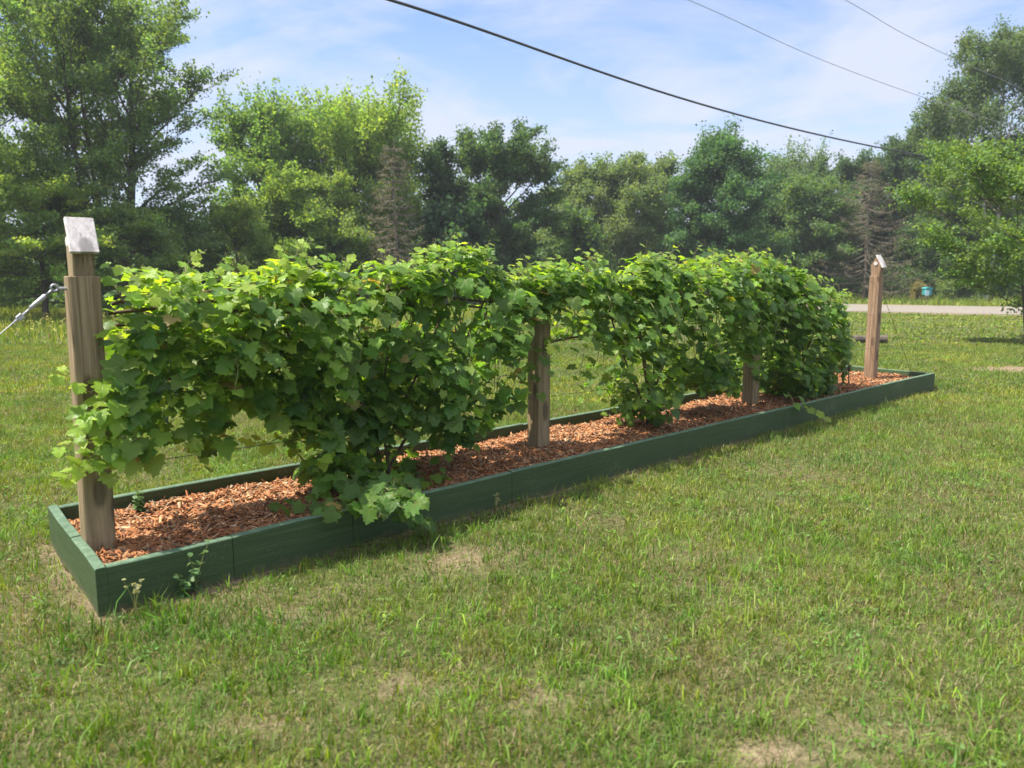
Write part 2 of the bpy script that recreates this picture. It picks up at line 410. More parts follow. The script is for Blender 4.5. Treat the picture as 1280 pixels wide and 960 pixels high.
bed_o = empty('raised_bed', bed(0, 0, 0), 'long low raised bed of dark green painted timbers filled with red wood chips', 'garden bed')
def T(p): p = np.array(p, float); return p - np.array(bed_o.location)
def timber(s0, s1, t0, t1, z1, jig, name='board'):
    """one painted board between two corners of the bed's plan (inner/outer faces), as body + worn top edge"""
    cs, ct = (s0 + s1) / 2, (t0 + t1) / 2; hs, ht = (s1 - s0) / 2, (t1 - t0) / 2
    a = jig * .006
    mb = MB(); zb = -.09
    ax = norm(U + N * a); ay = norm(N - U * a)
    long_u = hs > ht
    nseg = max(2, int(max(hs, ht) * 2 / .35))
    # subdivided rounded-rectangle loft along its length, lightly bowed
    L = hs if long_u else ht; Wd = ht if long_u else hs
    dl, dw = (ax, ay) if long_u else (ay, ax)
    prof = [(-1, zb, 0), (-1, z1 - .005, 0), (-1, z1, .005), (1, z1, .005), (1, z1 - .005, 0), (1, zb, 0)]
    V = []; F = []
    r_ = random.Random(int(abs(cs * 1000 + ct * 77)) + 5)
    w1, w2 = r_.uniform(-1, 1), r_.uniform(-1, 1)
    for i in range(nseg + 1):
        q = i / nseg; l = -L + 2 * L * q; bow = .006 * w1 * math.sin(math.pi * q) + r_.uniform(-.0012, .0012); dz = .004 * w2 * math.sin(math.pi * q) + r_.uniform(-.001, .001)
        for (sg, z, ins) in prof:
            V.append(bed(cs, ct, 0) + dl * l + dw * (sg * (Wd - ins) + bow) + up * (z + (dz if z > 0 else 0)))
    k = len(prof)
    for i in range(nseg):
        for j in range(k - 1): F.append((i * k + j, (i + 1) * k + j, (i + 1) * k + j + 1, i * k + j + 1))
    F.append(tuple(range(k))); F.append(tuple(nseg * k + j for j in range(k))[::-1])
    mb.add([T(p) for p in V], F)
    o = mb.build(name, m_paint, bed_o)
    o.data.materials.append(m_edge)
    for p in o.data.polygons:
        if p.normal.z > .35 or p.normal.z < -.35:
            if p.center.z > .1: p.material_index = 1
    return o
TH = .044
def s_at(px, py): return plane_pt(px, py, 0)[0]
joints = [TH, s_at(292, 700), s_at(441, 655), s_at(640, 605), s_at(980, 520), s_at(1062, 500), BL - TH]
for i in range(len(joints) - 1):
    timber(joints[i] + .0015, joints[i + 1] - .0015, 0, TH, BH + [.0, .002, -.002, .003, 0, .002][i], [0, .15, -.1, .1, -.05, .1][i])
bj = [TH, 1.72, 3.4, 5.1, 7.4, BL - TH]
for i in range(len(bj) - 1):
    timber(bj[i] + .002, bj[i + 1] - .002, BW - TH, BW, BH + [0, .004, -.002, .003, 0][i], [.1, -.1, .1, 0, .1][i])
timber(0, TH, 0, .50, BH - .001, .2); timber(0, TH, .504, BW, BH + .004, -.4)
timber(BL - TH, BL, 0, BW, BH + .001, 0)
# bare stake at a joint of the back boards
m_wood = wood_material('weathered_pine', (.165, .122, .066), (.37, .285, .16), grain=1.0, bstr=.8)
m_wood_warm = wood_material('weathered_pine_warm', (.19, .12, .072), (.38, .255, .16), bstr=.8)
m_board = wood_material('silvered_board', (.50, .46, .44), (.78, .73, .71), knots=True, bstr=.35)
for s in (bj[1], bj[3]):
    mb = MB(); mb.box(T(bed(s, BW - TH - .012, .10)), U, N, up, .013, .010, .103, .002); mb.build('stake', m_wood, bed_o)

# mulch: lumpy base sheet plus loose chips
def mulch_z(s, t):
    return .122 + (fbm(s * 2.2 + 5, t * 2.2 + 3, 3) - .5) * .06 + (fbm(s * 11, t * 11, 3) - .5) * .035 + .018 * np.sin(np.clip(t / BW, 0, 1) * np.pi)
gs = np.arange(TH - .002, BL - TH + .02, .03); gt = np.linspace(TH - .002, BW - TH + .002, 36)
SS, TT = np.meshgrid(gs, gt); ZZ = mulch_z(SS, TT)
Vm = (np.array([OC[0], OC[1], 0]) + SS[..., None] * U + TT[..., None] * N + ZZ[..., None] * up).reshape(-1, 3)
nsx = len(gs); ii = (np.arange(len(gt) - 1)[:, None] * nsx + np.arange(nsx - 1)[None, :]).ravel()
Fm = np.stack([ii, ii + 1, ii + nsx + 1, ii + nsx], 1)
nch = 38000
cs = rng.uniform(TH + .01, BL - TH - .01, nch); cs[:14000] = rng.uniform(TH + .01, 4.2, 14000)
ct = rng.uniform(TH + .01, BW - TH - .01, nch)
Lc = rng.gamma(2.4, .0072, nch) + .005; Wc = rng.uniform(.003, .0085, nch); Hc = rng.uniform(.0010, .0028, nch)
ang = rng.uniform(0, 2 * np.pi, nch); til = rng.normal(0, .33, nch); rol = rng.normal(0, .5, nch)
ax = np.stack([np.cos(ang) * np.cos(til), np.sin(ang) * np.cos(til), np.sin(til)], 1)
sid = norm(np.cross(ax, up)); nn = np.cross(sid, ax)
ay = sid * np.cos(rol)[:, None] + nn * np.sin(rol)[:, None]; az = np.cross(ax, ay)
ce = np.array([OC[0], OC[1], 0]) + cs[:, None] * U + ct[:, None] * N + (mulch_z(cs, ct) + rng.uniform(.0, .012, nch))[:, None] * up
sg = np.array([(i, j, k) for k in (-1, 1) for j in (-1, 1) for i in (-1, 1)], float)
tap = np.where(sg[:, 0] > 0, .45, 1.0)
jit = rng.uniform(.7, 1.2, (nch, 8))
Vc = ce[:, None, :] + ax[:, None, :] * (sg[None, :, 0] * Lc[:, None] * jit)[..., None] + ay[:, None, :] * (sg[None, :, 1] * tap * Wc[:, None])[..., None] \
    + az[:, None, :] * (sg[None, :, 2] * Hc[:, None])[..., None]
bf = np.array([(0, 2, 3, 1), (4, 5, 7, 6), (0, 1, 5, 4), (2, 6, 7, 3), (0, 4, 6, 2), (1, 3, 7, 5)])
Fc_ = (bf[None] + (np.arange(nch) * 8)[:, None, None]).reshape(-1, 4)
pal = np.array([(.42, .19, .085), (.52, .27, .135), (.33, .14, .065), (.58, .36, .21), (.22, .11, .065), (.64, .48, .32), (.47, .225, .105), (.30, .24, .18)])
pal = pal * np.array([1.0, .94, .84]); pc = pal[rng.choice(len(pal), nch, p=[.20, .15, .18, .09, .15, .05, .09, .09])] * rng.uniform(.75, 1.2, (nch, 1))
colm = np.concatenate([np.tile([[.17, .085, .05]], (len(Vm), 1)), np.repeat(pc, 8, 0)])
t = Nt('wood_chips'); n1 = t.noise(t.coord('Object', (1, 1, 1)), 260, 3); n2 = t.noise(t.coord('Object'), 45, 5, .7)
c = t.mix(t.math('MULTIPLY', n1, .55), t.attr('Col'), t.mix(1.0, t.attr('Col'), (.45, .4, .38, 1), 'MULTIPLY'))
m_chip = t.done(t.principled(c, .85, t.bump(t.math('ADD', n1, n2), .6, .004), spec=.2))
mul = mesh_np('mulch', np.concatenate([Vm, Vc.reshape(-1, 3)]), np.concatenate([Fm, Fc_ + len(Vm)]), m_chip, attrs={'Col': colm})
tag(mul, 'shredded orange brown wood chip mulch filling the raised bed', kind='stuff')

# ================================================================== POSTS
PW = .063        # half width of a post
def post_parts(root, s, tt, zt, lean=(0, 0), mat=m_wood, head=False, scale=1.0):
    base = bed(s, tt, 0)
    root.location = tuple(base); zb = -.05
    def P(a, b, z): return U * (a + lean[0] * z) + N * (b + lean[1] * z) + up * z
    w = PW * scale; ch = .006
    V = []; F = []; prof = [(w - ch, -w), (w, -w + ch), (w, w - ch), (w - ch, w), (-w + ch, w), (-w, w - ch), (-w, -w + ch), (-w + ch, -w)]
    zs = np.linspace(zb, zt - .004, 9).tolist() + [zt]
    for i, z in enumerate(zs):
        k = 1 if i < len(zs) - 1 else .95
        V += [P(a * k, b * k, z) for a, b in prof]
    for i in range(len(zs) - 1):
        for j in range(8): F.append((i * 8 + j, i * 8 + (j + 1) % 8, (i + 1) * 8 + (j + 1) % 8, (i + 1) * 8 + j))
    F.append(tuple((len(zs) - 1) * 8 + j for j in range(8)))
    mb = MB(); mb.add(V, F); mb.build('shaft', mat, root)
    if head:
        # gable block: narrower along the row, peaked across it
        a = .044; b0, b1 = .052, .064; z0, z1, z2 = zt, zt + .125, zt + .235
        pr = [(-b0, z0), (-b1, z1), (.0, z2), (b1, z1), (b0, z0)]
        V = [P(-a, b, z) for b, z in pr] + [P(a, b, z) for b, z in pr]
        F = [(0, 1, 2, 3, 4)[::-1], (5, 6, 7, 8, 9)] + [(i, (i + 1) % 5, 5 + (i + 1) % 5, 5 + i) for i in range(5)]
        mb = MB(); mb.add(V, F); hd = mb.build('gable_block', mat, root)
        # round plug on the end grain
        mb = MB(); c = P(-a - .004, 0, zt + .15); mb.tube([c + U * .006, c - U * .004], .022, 14); mb.build('plug', m_board, hd)
        # single sloping roof board on the front slope
        d = norm(P(0, -b1, z1) - P(0, 0, z2)); nr = norm(np.cross(d, U)); nr = nr if nr[2] > 0 else -nr
        c = (P(0, 0, z2) + d * .075) + nr * .0105
        mb = MB(); mb.box(c, U, d, nr, .058, .088, .009, .002); mb.build('roof_board', m_board, root)
        mb = MB(); d2 = norm(P(0, b1, z1) - P(0, 0, z2)); n2_ = norm(np.cross(d2, U)); n2_ = n2_ if n2_[2] > 0 else -n2_
    return P
ptop = 1.40
def st_of(px, py, z=.13):
    p = at_z(px, py, z); return bed_st(p[0], p[1])
s1, t1 = st_of(121, 686); s2, t2 = st_of(671, 560); s3, t3 = st_of(934, 506); s4, t4 = st_of(1092, 473)
print('posts', (s1, t1), (s2, t2), (s3, t3), (s4, t4))
POSTS = [(s1, .45), (s2 - .02, .57), (s3, .54), (s4 - .05, .57)]
p1 = empty('trellis_post', (0, 0, 0), 'nearest wooden post with pale sloping cap board at the left end', 'post', 'posts of the vine trellis')
P1 = post_parts(p1, POSTS[0][0], POSTS[0][1], ptop, (.012, .0), m_wood, True)
p2 = empty('trellis_post', (0, 0, 0), 'knotty wooden post without a cap standing between the two fullest grapevines', 'post', 'posts of the vine trellis')
post_parts(p2, POSTS[1][0], POSTS[1][1], 1.30, (.0, .0), m_wood)
p3 = empty('trellis_post', (0, 0, 0), 'wooden post mostly buried in leaves with only its foot showing', 'post', 'posts of the vine trellis')
post_parts(p3, POSTS[2][0], POSTS[2][1], 1.30, (.0, .0), m_wood)
p4 = empty('trellis_post', (0, 0, 0), 'farthest wooden post with peaked top, standing bare at the far end', 'post', 'posts of the vine trellis')
P4 = post_parts(p4, POSTS[3][0], POSTS[3][1], ptop, (-.004, .0), m_wood_warm, True)
# thin pale band where the far post's head joins
t = Nt('galvanised'); n1 = t.noise(t.coord('Object'), 60, 4)
m_galv = t.done(t.principled(t.ramp(n1, [(.3, (.28, .29, .30)), (.7, (.46, .47, .48))]), .5, metal=.85))
t = Nt('old_wire'); m_wire = t.done(t.principled((.16, .155, .15, 1), .5, metal=.6))

# trellis wires (each a thing: they run on through all posts)
for z, lab in ((1.33, 'top steel wire of the trellis running through all four posts'), (.93, 'middle steel wire of the trellis strung between the posts'),
               (.52, 'lowest steel wire of the trellis strung a little above the mulch')):
    mb = MB(); pts = []
    for i in range(3):
        for q in np.linspace(0, 1, 8, endpoint=(i == 2)):
            a, b = POSTS[i], POSTS[i + 1]
            s = a[0] + (b[0] - a[0]) * q; tt = a[1] + (b[1] - a[1]) * q
            pts.append(bed(s, tt - .0, z - .02 * math.sin(math.pi * q)))
    mb.tube(pts, .0022, 5); o = mb.build('trellis_wire', m_wire, loc=pts[0]); tag(o, lab, 'wire', 'wires of the vine trellis')

# guy wires
def guy(root_s, root_t, z, sgn, run, label, buckle=True, rw=.0030):
    a = bed(root_s + sgn * PW * 1.0, root_t, z); r = empty('guy_wire', a, label, 'guy wire', 'guy wires bracing the end posts')
    L = lambda p: np.array(p) - a
    eye = a + U * sgn * .045 + up * .004; end = a + U * sgn * run - up * (z - .02)
    d = norm(end - eye)
    mb = MB(); mb.tube([L(a - U * sgn * .02), L(a + U * sgn * .03)], .008, 8)
    ring = [L(eye + U * sgn * .014 * math.cos(k) + up * .014 * math.sin(k)) for k in np.linspace(0, 2 * math.pi, 11)]
    mb.tube(ring, .0045, 6); mb.build('eye_bolt', m_galv, r)
    q0 = .0
    if buckle:
        b0, b1 = eye + d * .045, eye + d * .135
        mb = MB(); mb.tube([L(eye + d * .008), L(b0)], .0045, 6); mb.tube([L(b0), L(b0 + d * .008), L(b1 - d * .008), L(b1)], [.005, .010, .010, .005], 8)
        mb.tube([L(b1), L(b1 + d * .035)], .0045, 6)
        mb.build('turnbuckle', m_galv, r, smooth=True)
        c = eye + d * .185; mb = MB(); mb.box(L(c), d, np.cross(d, N), N, .014, .012, .009, .002); mb.tube([L(c - d * .03), L(c + d * .03)], .0055, 6)
        mb.build('wire_clamp', m_galv, r); q0 = .17
    mb = MB(); mb.tube([L(eye + d * (q0 + (np.linalg.norm(end - eye) - q0) * k)) for k in np.linspace(0, 1, 8)], rw, 5)
    mb.build('cable', m_galv if buckle else m_wire, r)
    mb = MB(); mb.tube([L(end - d * .12), L(end + d * .1)], .007, 6); mb.build('anchor', m_galv, r)
guy(POSTS[0][0] + .014, POSTS[0][1], 1.345, -1, 1.55, 'steel guy wire with a turnbuckle bracing the nearest post on the left', True, .0026)
guy(POSTS[3][0], POSTS[3][1], 1.28, 1, 1.35, 'thin steel guy wire slanting to the ground behind the farthest post', False, .0028)

# ================================================================== GRAPEVINES
m_leaf = leaf_material('grape_leaf', .50, .42, veins=True, tint=(2.05, 1.95, .6), spec=.35)
m_cane = wood_material('vine_bark', (.085, .055, .035), (.17, .115, .07), knots=False, axis=2)
t = Nt('green_shoot'); m_shoot = t.done(t.principled((.20, .20, .06, 1), .5))

def leaf_template(var):
    r = np.random.default_rng(100 + var)
    half = [(.10, -.16), (.29, -.20), (.47, -.12), (.49, .04), (.42, .16), (.64, .36), (.52, .41), (.35, .46), (.40, .58), (.29, .66), (.24, .76), (.11, .84)]
    M = [(0, -.0), (0, .22), (0, .45), (0, .68), (0, .95)]
    def side(sx):
        q = []
        for i, (a, b) in enumerate(half):
            k = 1 + r.normal(0, .05); q.append((sx * a * k, b * k))
        return q
    Rr, Ll = side(1), side(-1)
    P = np.array(M + Rr + Ll)
    tris = []
    lk = [0, 0, 0, 0, 1, 1, 1, 2, 2, 3, 3, 3]      # midrib vertex each outline point hangs on
    for off, flip in ((5, False), (17, True)):
        for i in range(11):
            a, b = off + i, off + i + 1; m0, m1 = lk[i], lk[i + 1]
            tt = [(m0, a, b)]
            if m1 != m0: tt.append((m0, b, m1))
            for f in tt: tris.append(f[::-1] if flip else f)
        f = (3, off + 11, 4); tris.append(f[::-1] if flip else f)
    x, y = P[:, 0], P[:, 1]
    fold = .28 + .18 * r.random()
    z = fold * np.abs(x) - .55 * x * x - (.20 + .15 * r.random()) * (y - .25) ** 2 + r.normal(0, .018, len(P)) + .05 * np.sin(x * 9) * (var % 2)
    return np.stack([x, y, z], 1), np.array(tris), np.stack([x, y, np.zeros_like(x)], 1)
LT = [leaf_template(i) for i in range(6)]

class Leaves:
    def __init__(s): s.pos = []; s.nrm = []; s.tip = []; s.size = []; s.col = []
    def add(s, p, n, t, z, c): s.pos.append(p); s.nrm.append(n); s.tip.append(t); s.size.append(z); s.col.append(c)
    def build(s, name, parent, loc, mat=None):
        pos = np.array(s.pos); n = norm(np.array(s.nrm)); tp = np.array(s.tip); sz = np.array(s.size); col = np.array(s.col)
        tp = tp - n * np.sum(tp * n, 1, keepdims=True); tp = norm(tp); xx = np.cross(tp, n)
        var = rng.integers(0, len(LT), len(pos)); VV = []; FF = []; CC = []; UU = []; b = 0
        for k in range(len(LT)):
            m = var == k
            if not m.any(): continue
            P, Tt, uv = LT[k]; q = m.sum()
            curl = rng.uniform(.5, 1.6, q)
            V = pos[m][:, None] + sz[m][:, None, None] * (P[None, :, 0, None] * xx[m][:, None] * rng.uniform(.85, 1.12, (q, 1, 1)) + P[None, :, 1, None] * tp[m][:, None]
                                                       + (P[None, :, 2, None] * curl[:, None, None]) * n[m][:, None])
            VV.append(V.reshape(-1, 3)); FF.append((Tt[None] + (np.arange(q) * len(P))[:, None, None]).reshape(-1, 3) + b)
            CC.append(np.repeat(col[m], len(P), 0)); UU.append(np.tile(uv, (q, 1))); b += q * len(P)
        return mesh_np(name, np.concatenate(VV) - np.array(loc), np.concatenate(FF), mat or m_leaf, parent, smooth=True,
                       attrs={'Col': np.concatenate(CC), 'leaf_uv': np.concatenate(UU)})

# upright outline of the foliage on the plane of the row, read off the photograph and turned into metres
OUT = [(128, 350), (150, 336), (200, 346), (245, 346), (290, 338), (330, 320), (352, 317), (400, 330), (440, 340), (480, 327), (515, 334), (545, 313), (575, 309), (608, 315),
       (628, 340), (660, 338), (700, 326), (745, 334), (785, 340), (808, 318), (835, 328), (858, 338), (880, 330), (912, 316), (945, 322), (975, 332), (1002, 346), (1024, 366), (1042, 388),
       (1050, 420), (1056, 450), (1040, 484), (1020, 492), (985, 500), (962, 478), (945, 455), (925, 452), (912, 476), (885, 488), (855, 488), (835, 512), (810, 524), (780, 512),
       (752, 500), (742, 470), (735, 440), (712, 424), (690, 418), (682, 396), (655, 396), (650, 440), (648, 480), (628, 520), (600, 548), (560, 560), (540, 590), (500, 602), (440, 618),
       (385, 598), (372, 560), (350, 538), (320, 510), (300, 505), (285, 540), (262, 568), (238, 552), (205, 546), (175, 566), (150, 560), (128, 530), (118, 500), (140, 470), (128, 430), (140, 390)]
OP = np.array([plane_pt(x, y) for x, y in OUT])
def inside(px, py, poly):
    n = len(poly); r = np.zeros(len(px), bool); j = n - 1
    for i in range(n):
        xi, yi = poly[i]; xj, yj = poly[j]
        c = ((yi > py) != (yj > py)) & (px < (xj - xi) * (py - yi) / (yj - yi + 1e-12) + xi)
        r ^= c; j = i
    return r
def green(k, r):
    """k 0 mature .. 1 new growth"""
    a = np.array((.054, .130, .022)); b = np.array((.145, .26, .036)); c = np.array((.29, .41, .05))
    q = a + (b - a) * min(1, k * 2) if k < .5 else b + (c - b) * (k - .5) * 2
    if r.random() < .010: q = np.array((.30, .22, .08))
    return q * r.uniform(.7, 1.25) * np.array([r.uniform(.9, 1.15), 1, r.uniform(.8, 1.2)])
pr = random.Random(11)
s_cut = [-1, POSTS[1][0] + .02, POSTS[2][0] - .15, 99]
LV = [Leaves() for _ in range(3)]; CN = [MB() for _ in range(3)]; SH = [MB() for _ in range(3)]
def vine_i(s): return 0 if s < s_cut[1] else (1 if s < s_cut[2] else 2)
tops = {}
gxs = np.linspace(OP[:, 0].min(), OP[:, 0].max(), 400)
TOPZ = []
for q in gxs:
    zz_ = np.linspace(.1, 1.75, 120); ins = inside(np.full(120, q), zz_, OP); TOPZ.append(zz_[ins].max() if ins.any() else 0)
TOPZ = np.array(TOPZ)
def topz(s): return np.interp(s, gxs, TOPZ)
nl = 42000
OPj = OP
S = rng.uniform(OP[:, 0].min(), OP[:, 0].max(), nl); Z = rng.uniform(.1, 1.72, nl)
ok = inside(S, Z - (fbm(S * 4.5, Z * .2, 3) - .5) * .22 * np.clip((Z - .9) * 3, 0, 1), OP)
# clumps and dapples: leafy shoots make denser and thinner places
dn = .55 * fbm(S * 3.0 + 7, Z * 3.2 + 2, 3) + .45 * fbm(S * 6.5 + 3, Z * 6.5 + 12, 2)
prob = np.clip((dn - .42) * 5.5, .03, 1)
tz = topz(S)
prob = np.where(tz - Z < .28, np.maximum(prob, .5), prob)
prob = np.where((S < 1.25) & (Z < 1.15), np.maximum(prob, .42), prob)
prob *= np.where(S < 1.5, .66, 1.0) * np.where((S > 1.55) & (S < 2.6) & (Z < 1.0), 1.2, 1)
prob *= np.clip(1.25 - S * .04, .7, 1.2)
ok &= rng.random(nl) < prob * .88
S, Z = S[ok], Z[ok]; TZ = topz(S)
print('vine leaves', len(S))
def pix(p):
    x, y, z = p[0], p[1], p[2] - H; yc = y * math.cos(PITCH) - z * math.sin(PITCH); zc = y * math.sin(PITCH) + z * math.cos(PITCH)
    return 640 + FPX * x / yc, 480 - FPX * zc / yc
BARE = [[(655, 402), (688, 402), (690, 575), (655, 575)], [(926, 462), (944, 462), (946, 520), (922, 520)], [(1058, 300), (1300, 300), (1300, 520), (1062, 520)],
        [(690, 424), (712, 430), (730, 446), (738, 475), (722, 500), (690, 520)], [(845, 495), (912, 486), (905, 520), (850, 520)], [(604, 548), (650, 500), (655, 560), (604, 560)],
        [(92, 300), (126, 300), (128, 470), (96, 470)], [(290, 545), (305, 512), (345, 540), (368, 570), (375, 600), (300, 600)], [(520, 545), (555, 572), (640, 530), (640, 600), (520, 600)],
        [(474, 428), (484, 424), (488, 436), (478, 440)], [(555, 432), (568, 428), (572, 446), (558, 448)], [(440, 462), (452, 458), (456, 470), (444, 474)], [(612, 455), (630, 450), (634, 474), (616, 478)],
        [(512, 470), (520, 464), (526, 480), (516, 484)], [(755, 400), (766, 398), (768, 410), (757, 412)], [(860, 440), (872, 436), (876, 448), (862, 452)]]
for s, z, tz in zip(S, Z, TZ):
    hh = min(1, max(0, (z - .1) / 1.3)); th = .14 + .15 * math.sin(math.pi * min(1, hh * .9 + .05)) + .05 * (vnoise(np.array([s * 2.1]), np.array([z * 1.7]))[0])
    th *= .30 + 1.4 * vnoise(np.array([s * 2.6 + 31]), np.array([z * 2.4 + 5]))[0]
    if s < .6: th = min(th, .24)
    if s > 7.9: th *= .8
    tt = pr.uniform(-1, 1); tt = math.copysign(abs(tt) ** .7, tt) * th
    dt = tz - z; topk = max(0, 1 - dt / .22)
    outd = -N * (1 if tt < 0 else -1) * (.35 + .65 * abs(tt) / th)
    if pr.random() < .33: outd = outd * .35
    n = outd * pr.uniform(.3, 1.1) + up * pr.uniform(.3, 1.5) * (1 + topk) + U * pr.gauss(-.1, .55) + N * pr.gauss(0, .35)
    tip = -up * pr.uniform(.4, 1.1) + outd * pr.uniform(.1, .8) + U * pr.gauss(0, .55)
    young = pr.random() < .20 + .5 * topk + (.34 if s < 1.2 else 0)
    k = pr.uniform(.55, .95) if young else pr.uniform(0, .42)
    size = (pr.uniform(.050, .115) if not young else pr.uniform(.035, .078)) * (1.08 if s < 1.3 else .88)
    if pr.random() < .12: size *= 1.15
    p = bed(s, RT + tt, z)
    q = pix(p + tip / np.linalg.norm(tip) * .03); qx, qy = np.array([q[0]]), np.array([q[1]])
    if any(inside(qx, qy, b)[0] for b in BARE): continue
    i = vine_i(s + pr.gauss(0, .10))
    LV[i].add(p, n, tip, size, green(k, pr))
    if pr.random() < .35:                              # petiole
        b = p + up * pr.uniform(-.01, .05) - outd * pr.uniform(.03, .07) + U * pr.gauss(0, .02)
        SH[i].tube([b, (b + p) / 2 + up * .008, p], [.0016, .0014, .0012], 3, cap=False)

def shoot(i, pts, size0, size1, k0, k1, step=.055, r0=.0032, droop=.5, front=-N, leafy=True, tendril=True):
    """a leafy shoot along a 3-D polyline; leaves alternate, smaller and yellower to the tip"""
    P = np.array(pts); seg = np.linalg.norm(np.diff(P, axis=0), axis=1); cum = np.concatenate([[0], np.cumsum(seg)]); L = cum[-1]
    def pt(d): return np.array([np.interp(d, cum, P[:, j]) for j in range(3)])
    n = max(3, int(L / .03)); path = [pt(L * q / n) + np.array([pr.gauss(0, .003) for _ in range(3)]) for q in range(n + 1)]
    SH[i].tube(path, list(np.linspace(r0, .0010, n + 1)), 5)
    d = step * .5; sd_ = 1
    while d < L + 1e-6:
        q = d / L; c = pt(d); dr = norm(pt(min(L, d + .02)) - pt(max(0, d - .02))); si = norm(np.cross(dr, up) + 1e-6)
        out = si * sd_ * pr.uniform(.5, 1) + up * pr.uniform(-.1, .6) + front * pr.uniform(0, .5)
        pl = (.05 * (1 - q) + .012) * pr.uniform(.8, 1.3); e = c + norm(out) * pl
        SH[i].tube([c, (c + e) / 2 + up * .006, e], [.0016, .0013, .001], 3, cap=False)
        sz = (size0 + (size1 - size0) * q) * pr.uniform(.85, 1.15); k = k0 + (k1 - k0) * q
        LV[i].add(e, up * pr.uniform(.5, 1.2) + front * pr.uniform(.2, 1) + out * .3 + U * pr.gauss(0, .3), norm(out) * .7 + dr * .4 - up * droop * pr.uniform(.3, 1.3), sz, green(k, pr))
        if tendril and pr.random() < .18:
            v_ = norm(-out + up * .4); tp = [c + v_ * .1 * w + up * .02 * math.sin(w * 9) + dr * .02 * math.cos(w * 9) for w in np.linspace(0, 1, 9)]
            SH[i].tube(tp, .0008, 3, cap=False)
        d += step * pr.uniform(.75, 1.25); sd_ = -sd_
def PS(lst, t0, t1):
    out = []
    for j, (x, y) in enumerate(lst):
        tt = t0 + (t1 - t0) * j / max(1, len(lst) - 1); s, z = plane_pt(x, y, tt); out.append(bed(s, tt, z))
    return out
# sprays past the nearest post on the left
shoot(0, PS([(170, 470), (140, 478), (112, 490), (90, 483), (64, 467)], .36, .28), .085, .045, .55, .98, .05)
shoot(0, PS([(210, 545), (170, 548), (130, 548), (98, 556), (60, 563)], .40, .26), .095, .04, .45, .99, .045)
shoot(0, PS([(150, 548), (118, 572), (96, 592), (78, 606)], .32, .26), .085, .05, .5, .9, .05)
shoot(0, PS([(190, 520), (150, 520), (118, 528), (100, 545)], .36, .26), .10, .07, .3, .7, .05)
shoot(0, PS([(200, 440), (165, 435), (140, 425), (128, 418)], .38, .36), .09, .05, .5, .9, .05)
shoot(0, PS([(200, 350), (170, 345), (145, 338), (130, 334)], .42, .40), .08, .05, .5, .85, .05)
shoot(0, PS([(215, 540), (240, 560), (255, 578), (262, 590)], .38, .36), .08, .04, .3, .8, .05)
shoot(0, PS([(350, 545), (335, 555), (310, 552), (290, 560)], .5, .6), .08, .05, .7, .95, .05)
shoot(0, PS([(185, 500), (150, 505), (115, 515), (92, 530)], .34, .24), .115, .07, .35, .85, .045)
shoot(0, PS([(200, 575), (160, 580), (125, 575), (98, 585), (80, 604)], .36, .24), .105, .06, .45, .9, .045)
shoot(0, PS([(175, 545), (150, 560), (138, 580), (128, 600)], .30, .26), .11, .07, .4, .8, .045)
for (x0, y0, x1, y1) in ((918, 352, 922, 440), (930, 350, 932, 448), (940, 356, 944, 440), (926, 380, 934, 455), (948, 370, 940, 458), (912, 368, 920, 430)):
    shoot(2 if x0 > 925 else 1, PS([(x0, y0), ((x0 + x1) / 2 + 2, (y0 + y1) / 2), (x1, y1)], .40, .30), .11, .08, .12, .35, .05)
# upright sprigs above the top of the row
for (x, y, dx, dy, i) in [(345, 330, 10, -16, 0), (300, 340, -8, -12, 0), (480, 335, 4, -20, 0), (548, 330, 6, -22, 0), (575, 330, -4, -26, 0), (606, 332, 6, -24, 0), (430, 338, 12, -14, 0),
                          (236, 345, 10, -12, 0), (700, 335, -8, -14, 1), (660, 340, -4, -16, 1), (805, 335, 4, -26, 1), (825, 335, 26, -22, 1), (745, 338, 6, -12, 1), (880, 332, 14, -16, 1),
                          (912, 328, -6, -14, 2), (945, 330, 16, -14, 2), (975, 335, 18, -14, 2), (1000, 345, 40, 4, 2), (1020, 360, 44, 8, 2), (1030, 375, 36, -6, 2), (1045, 405, 22, -6, 2),
                          (1050, 420, 26, 8, 2), (1050, 440, 26, 10, 2), (180, 345, -6, -10, 0), (390, 335, 6, -12, 0), (515, 335, 10, -16, 0)]:
    a = pr.uniform(.40, .58); dy = dy * 1.35
    shoot(i, PS([(x, y + 8), (x + dx * .5, y + dy * .6), (x + dx, y + dy)], a, a - .04), .075, .035, .5, .97, .045 if x < 700 else .055, r0=.0025, droop=.15)
for j in range(95):
    s = pr.uniform(.1, 8.4) ** 1.0; z0 = float(topz(s)) - .06; tt = RT + pr.gauss(0, .13); du = pr.uniform(-.16, .2); hh = pr.uniform(.03, .11) + (.10 if pr.random() < .28 else 0)
    shoot(vine_i(s), [bed(s, tt, z0 - .03), bed(s + du * .5, tt, z0 + hh * .7), bed(s + du, tt - .03, z0 + hh)], .08, .035, .35, .95, .045, r0=.0022, droop=.2)
# shoots hanging in front of the mass, catching the light
for j in range(58):
    s = pr.uniform(.6, 8.2); tz = float(topz(s)); z0 = tz - pr.uniform(.05, .5); i = vine_i(s)
    a = RT - pr.uniform(.22, .34); dz = pr.uniform(.15, .4); du = pr.uniform(-.2, .2)
    if z0 - dz < .25: continue
    q = inside(np.array([s, s + du]), np.array([z0 - dz, z0 - dz]), OP)
    if not q.all(): continue
    shoot(i, [bed(s, a + .06, z0), bed(s + du * .5, a - .03, z0 - dz * .35), bed(s + du, a - .05, z0 - dz)], .11, .06, .15, .62, .06)
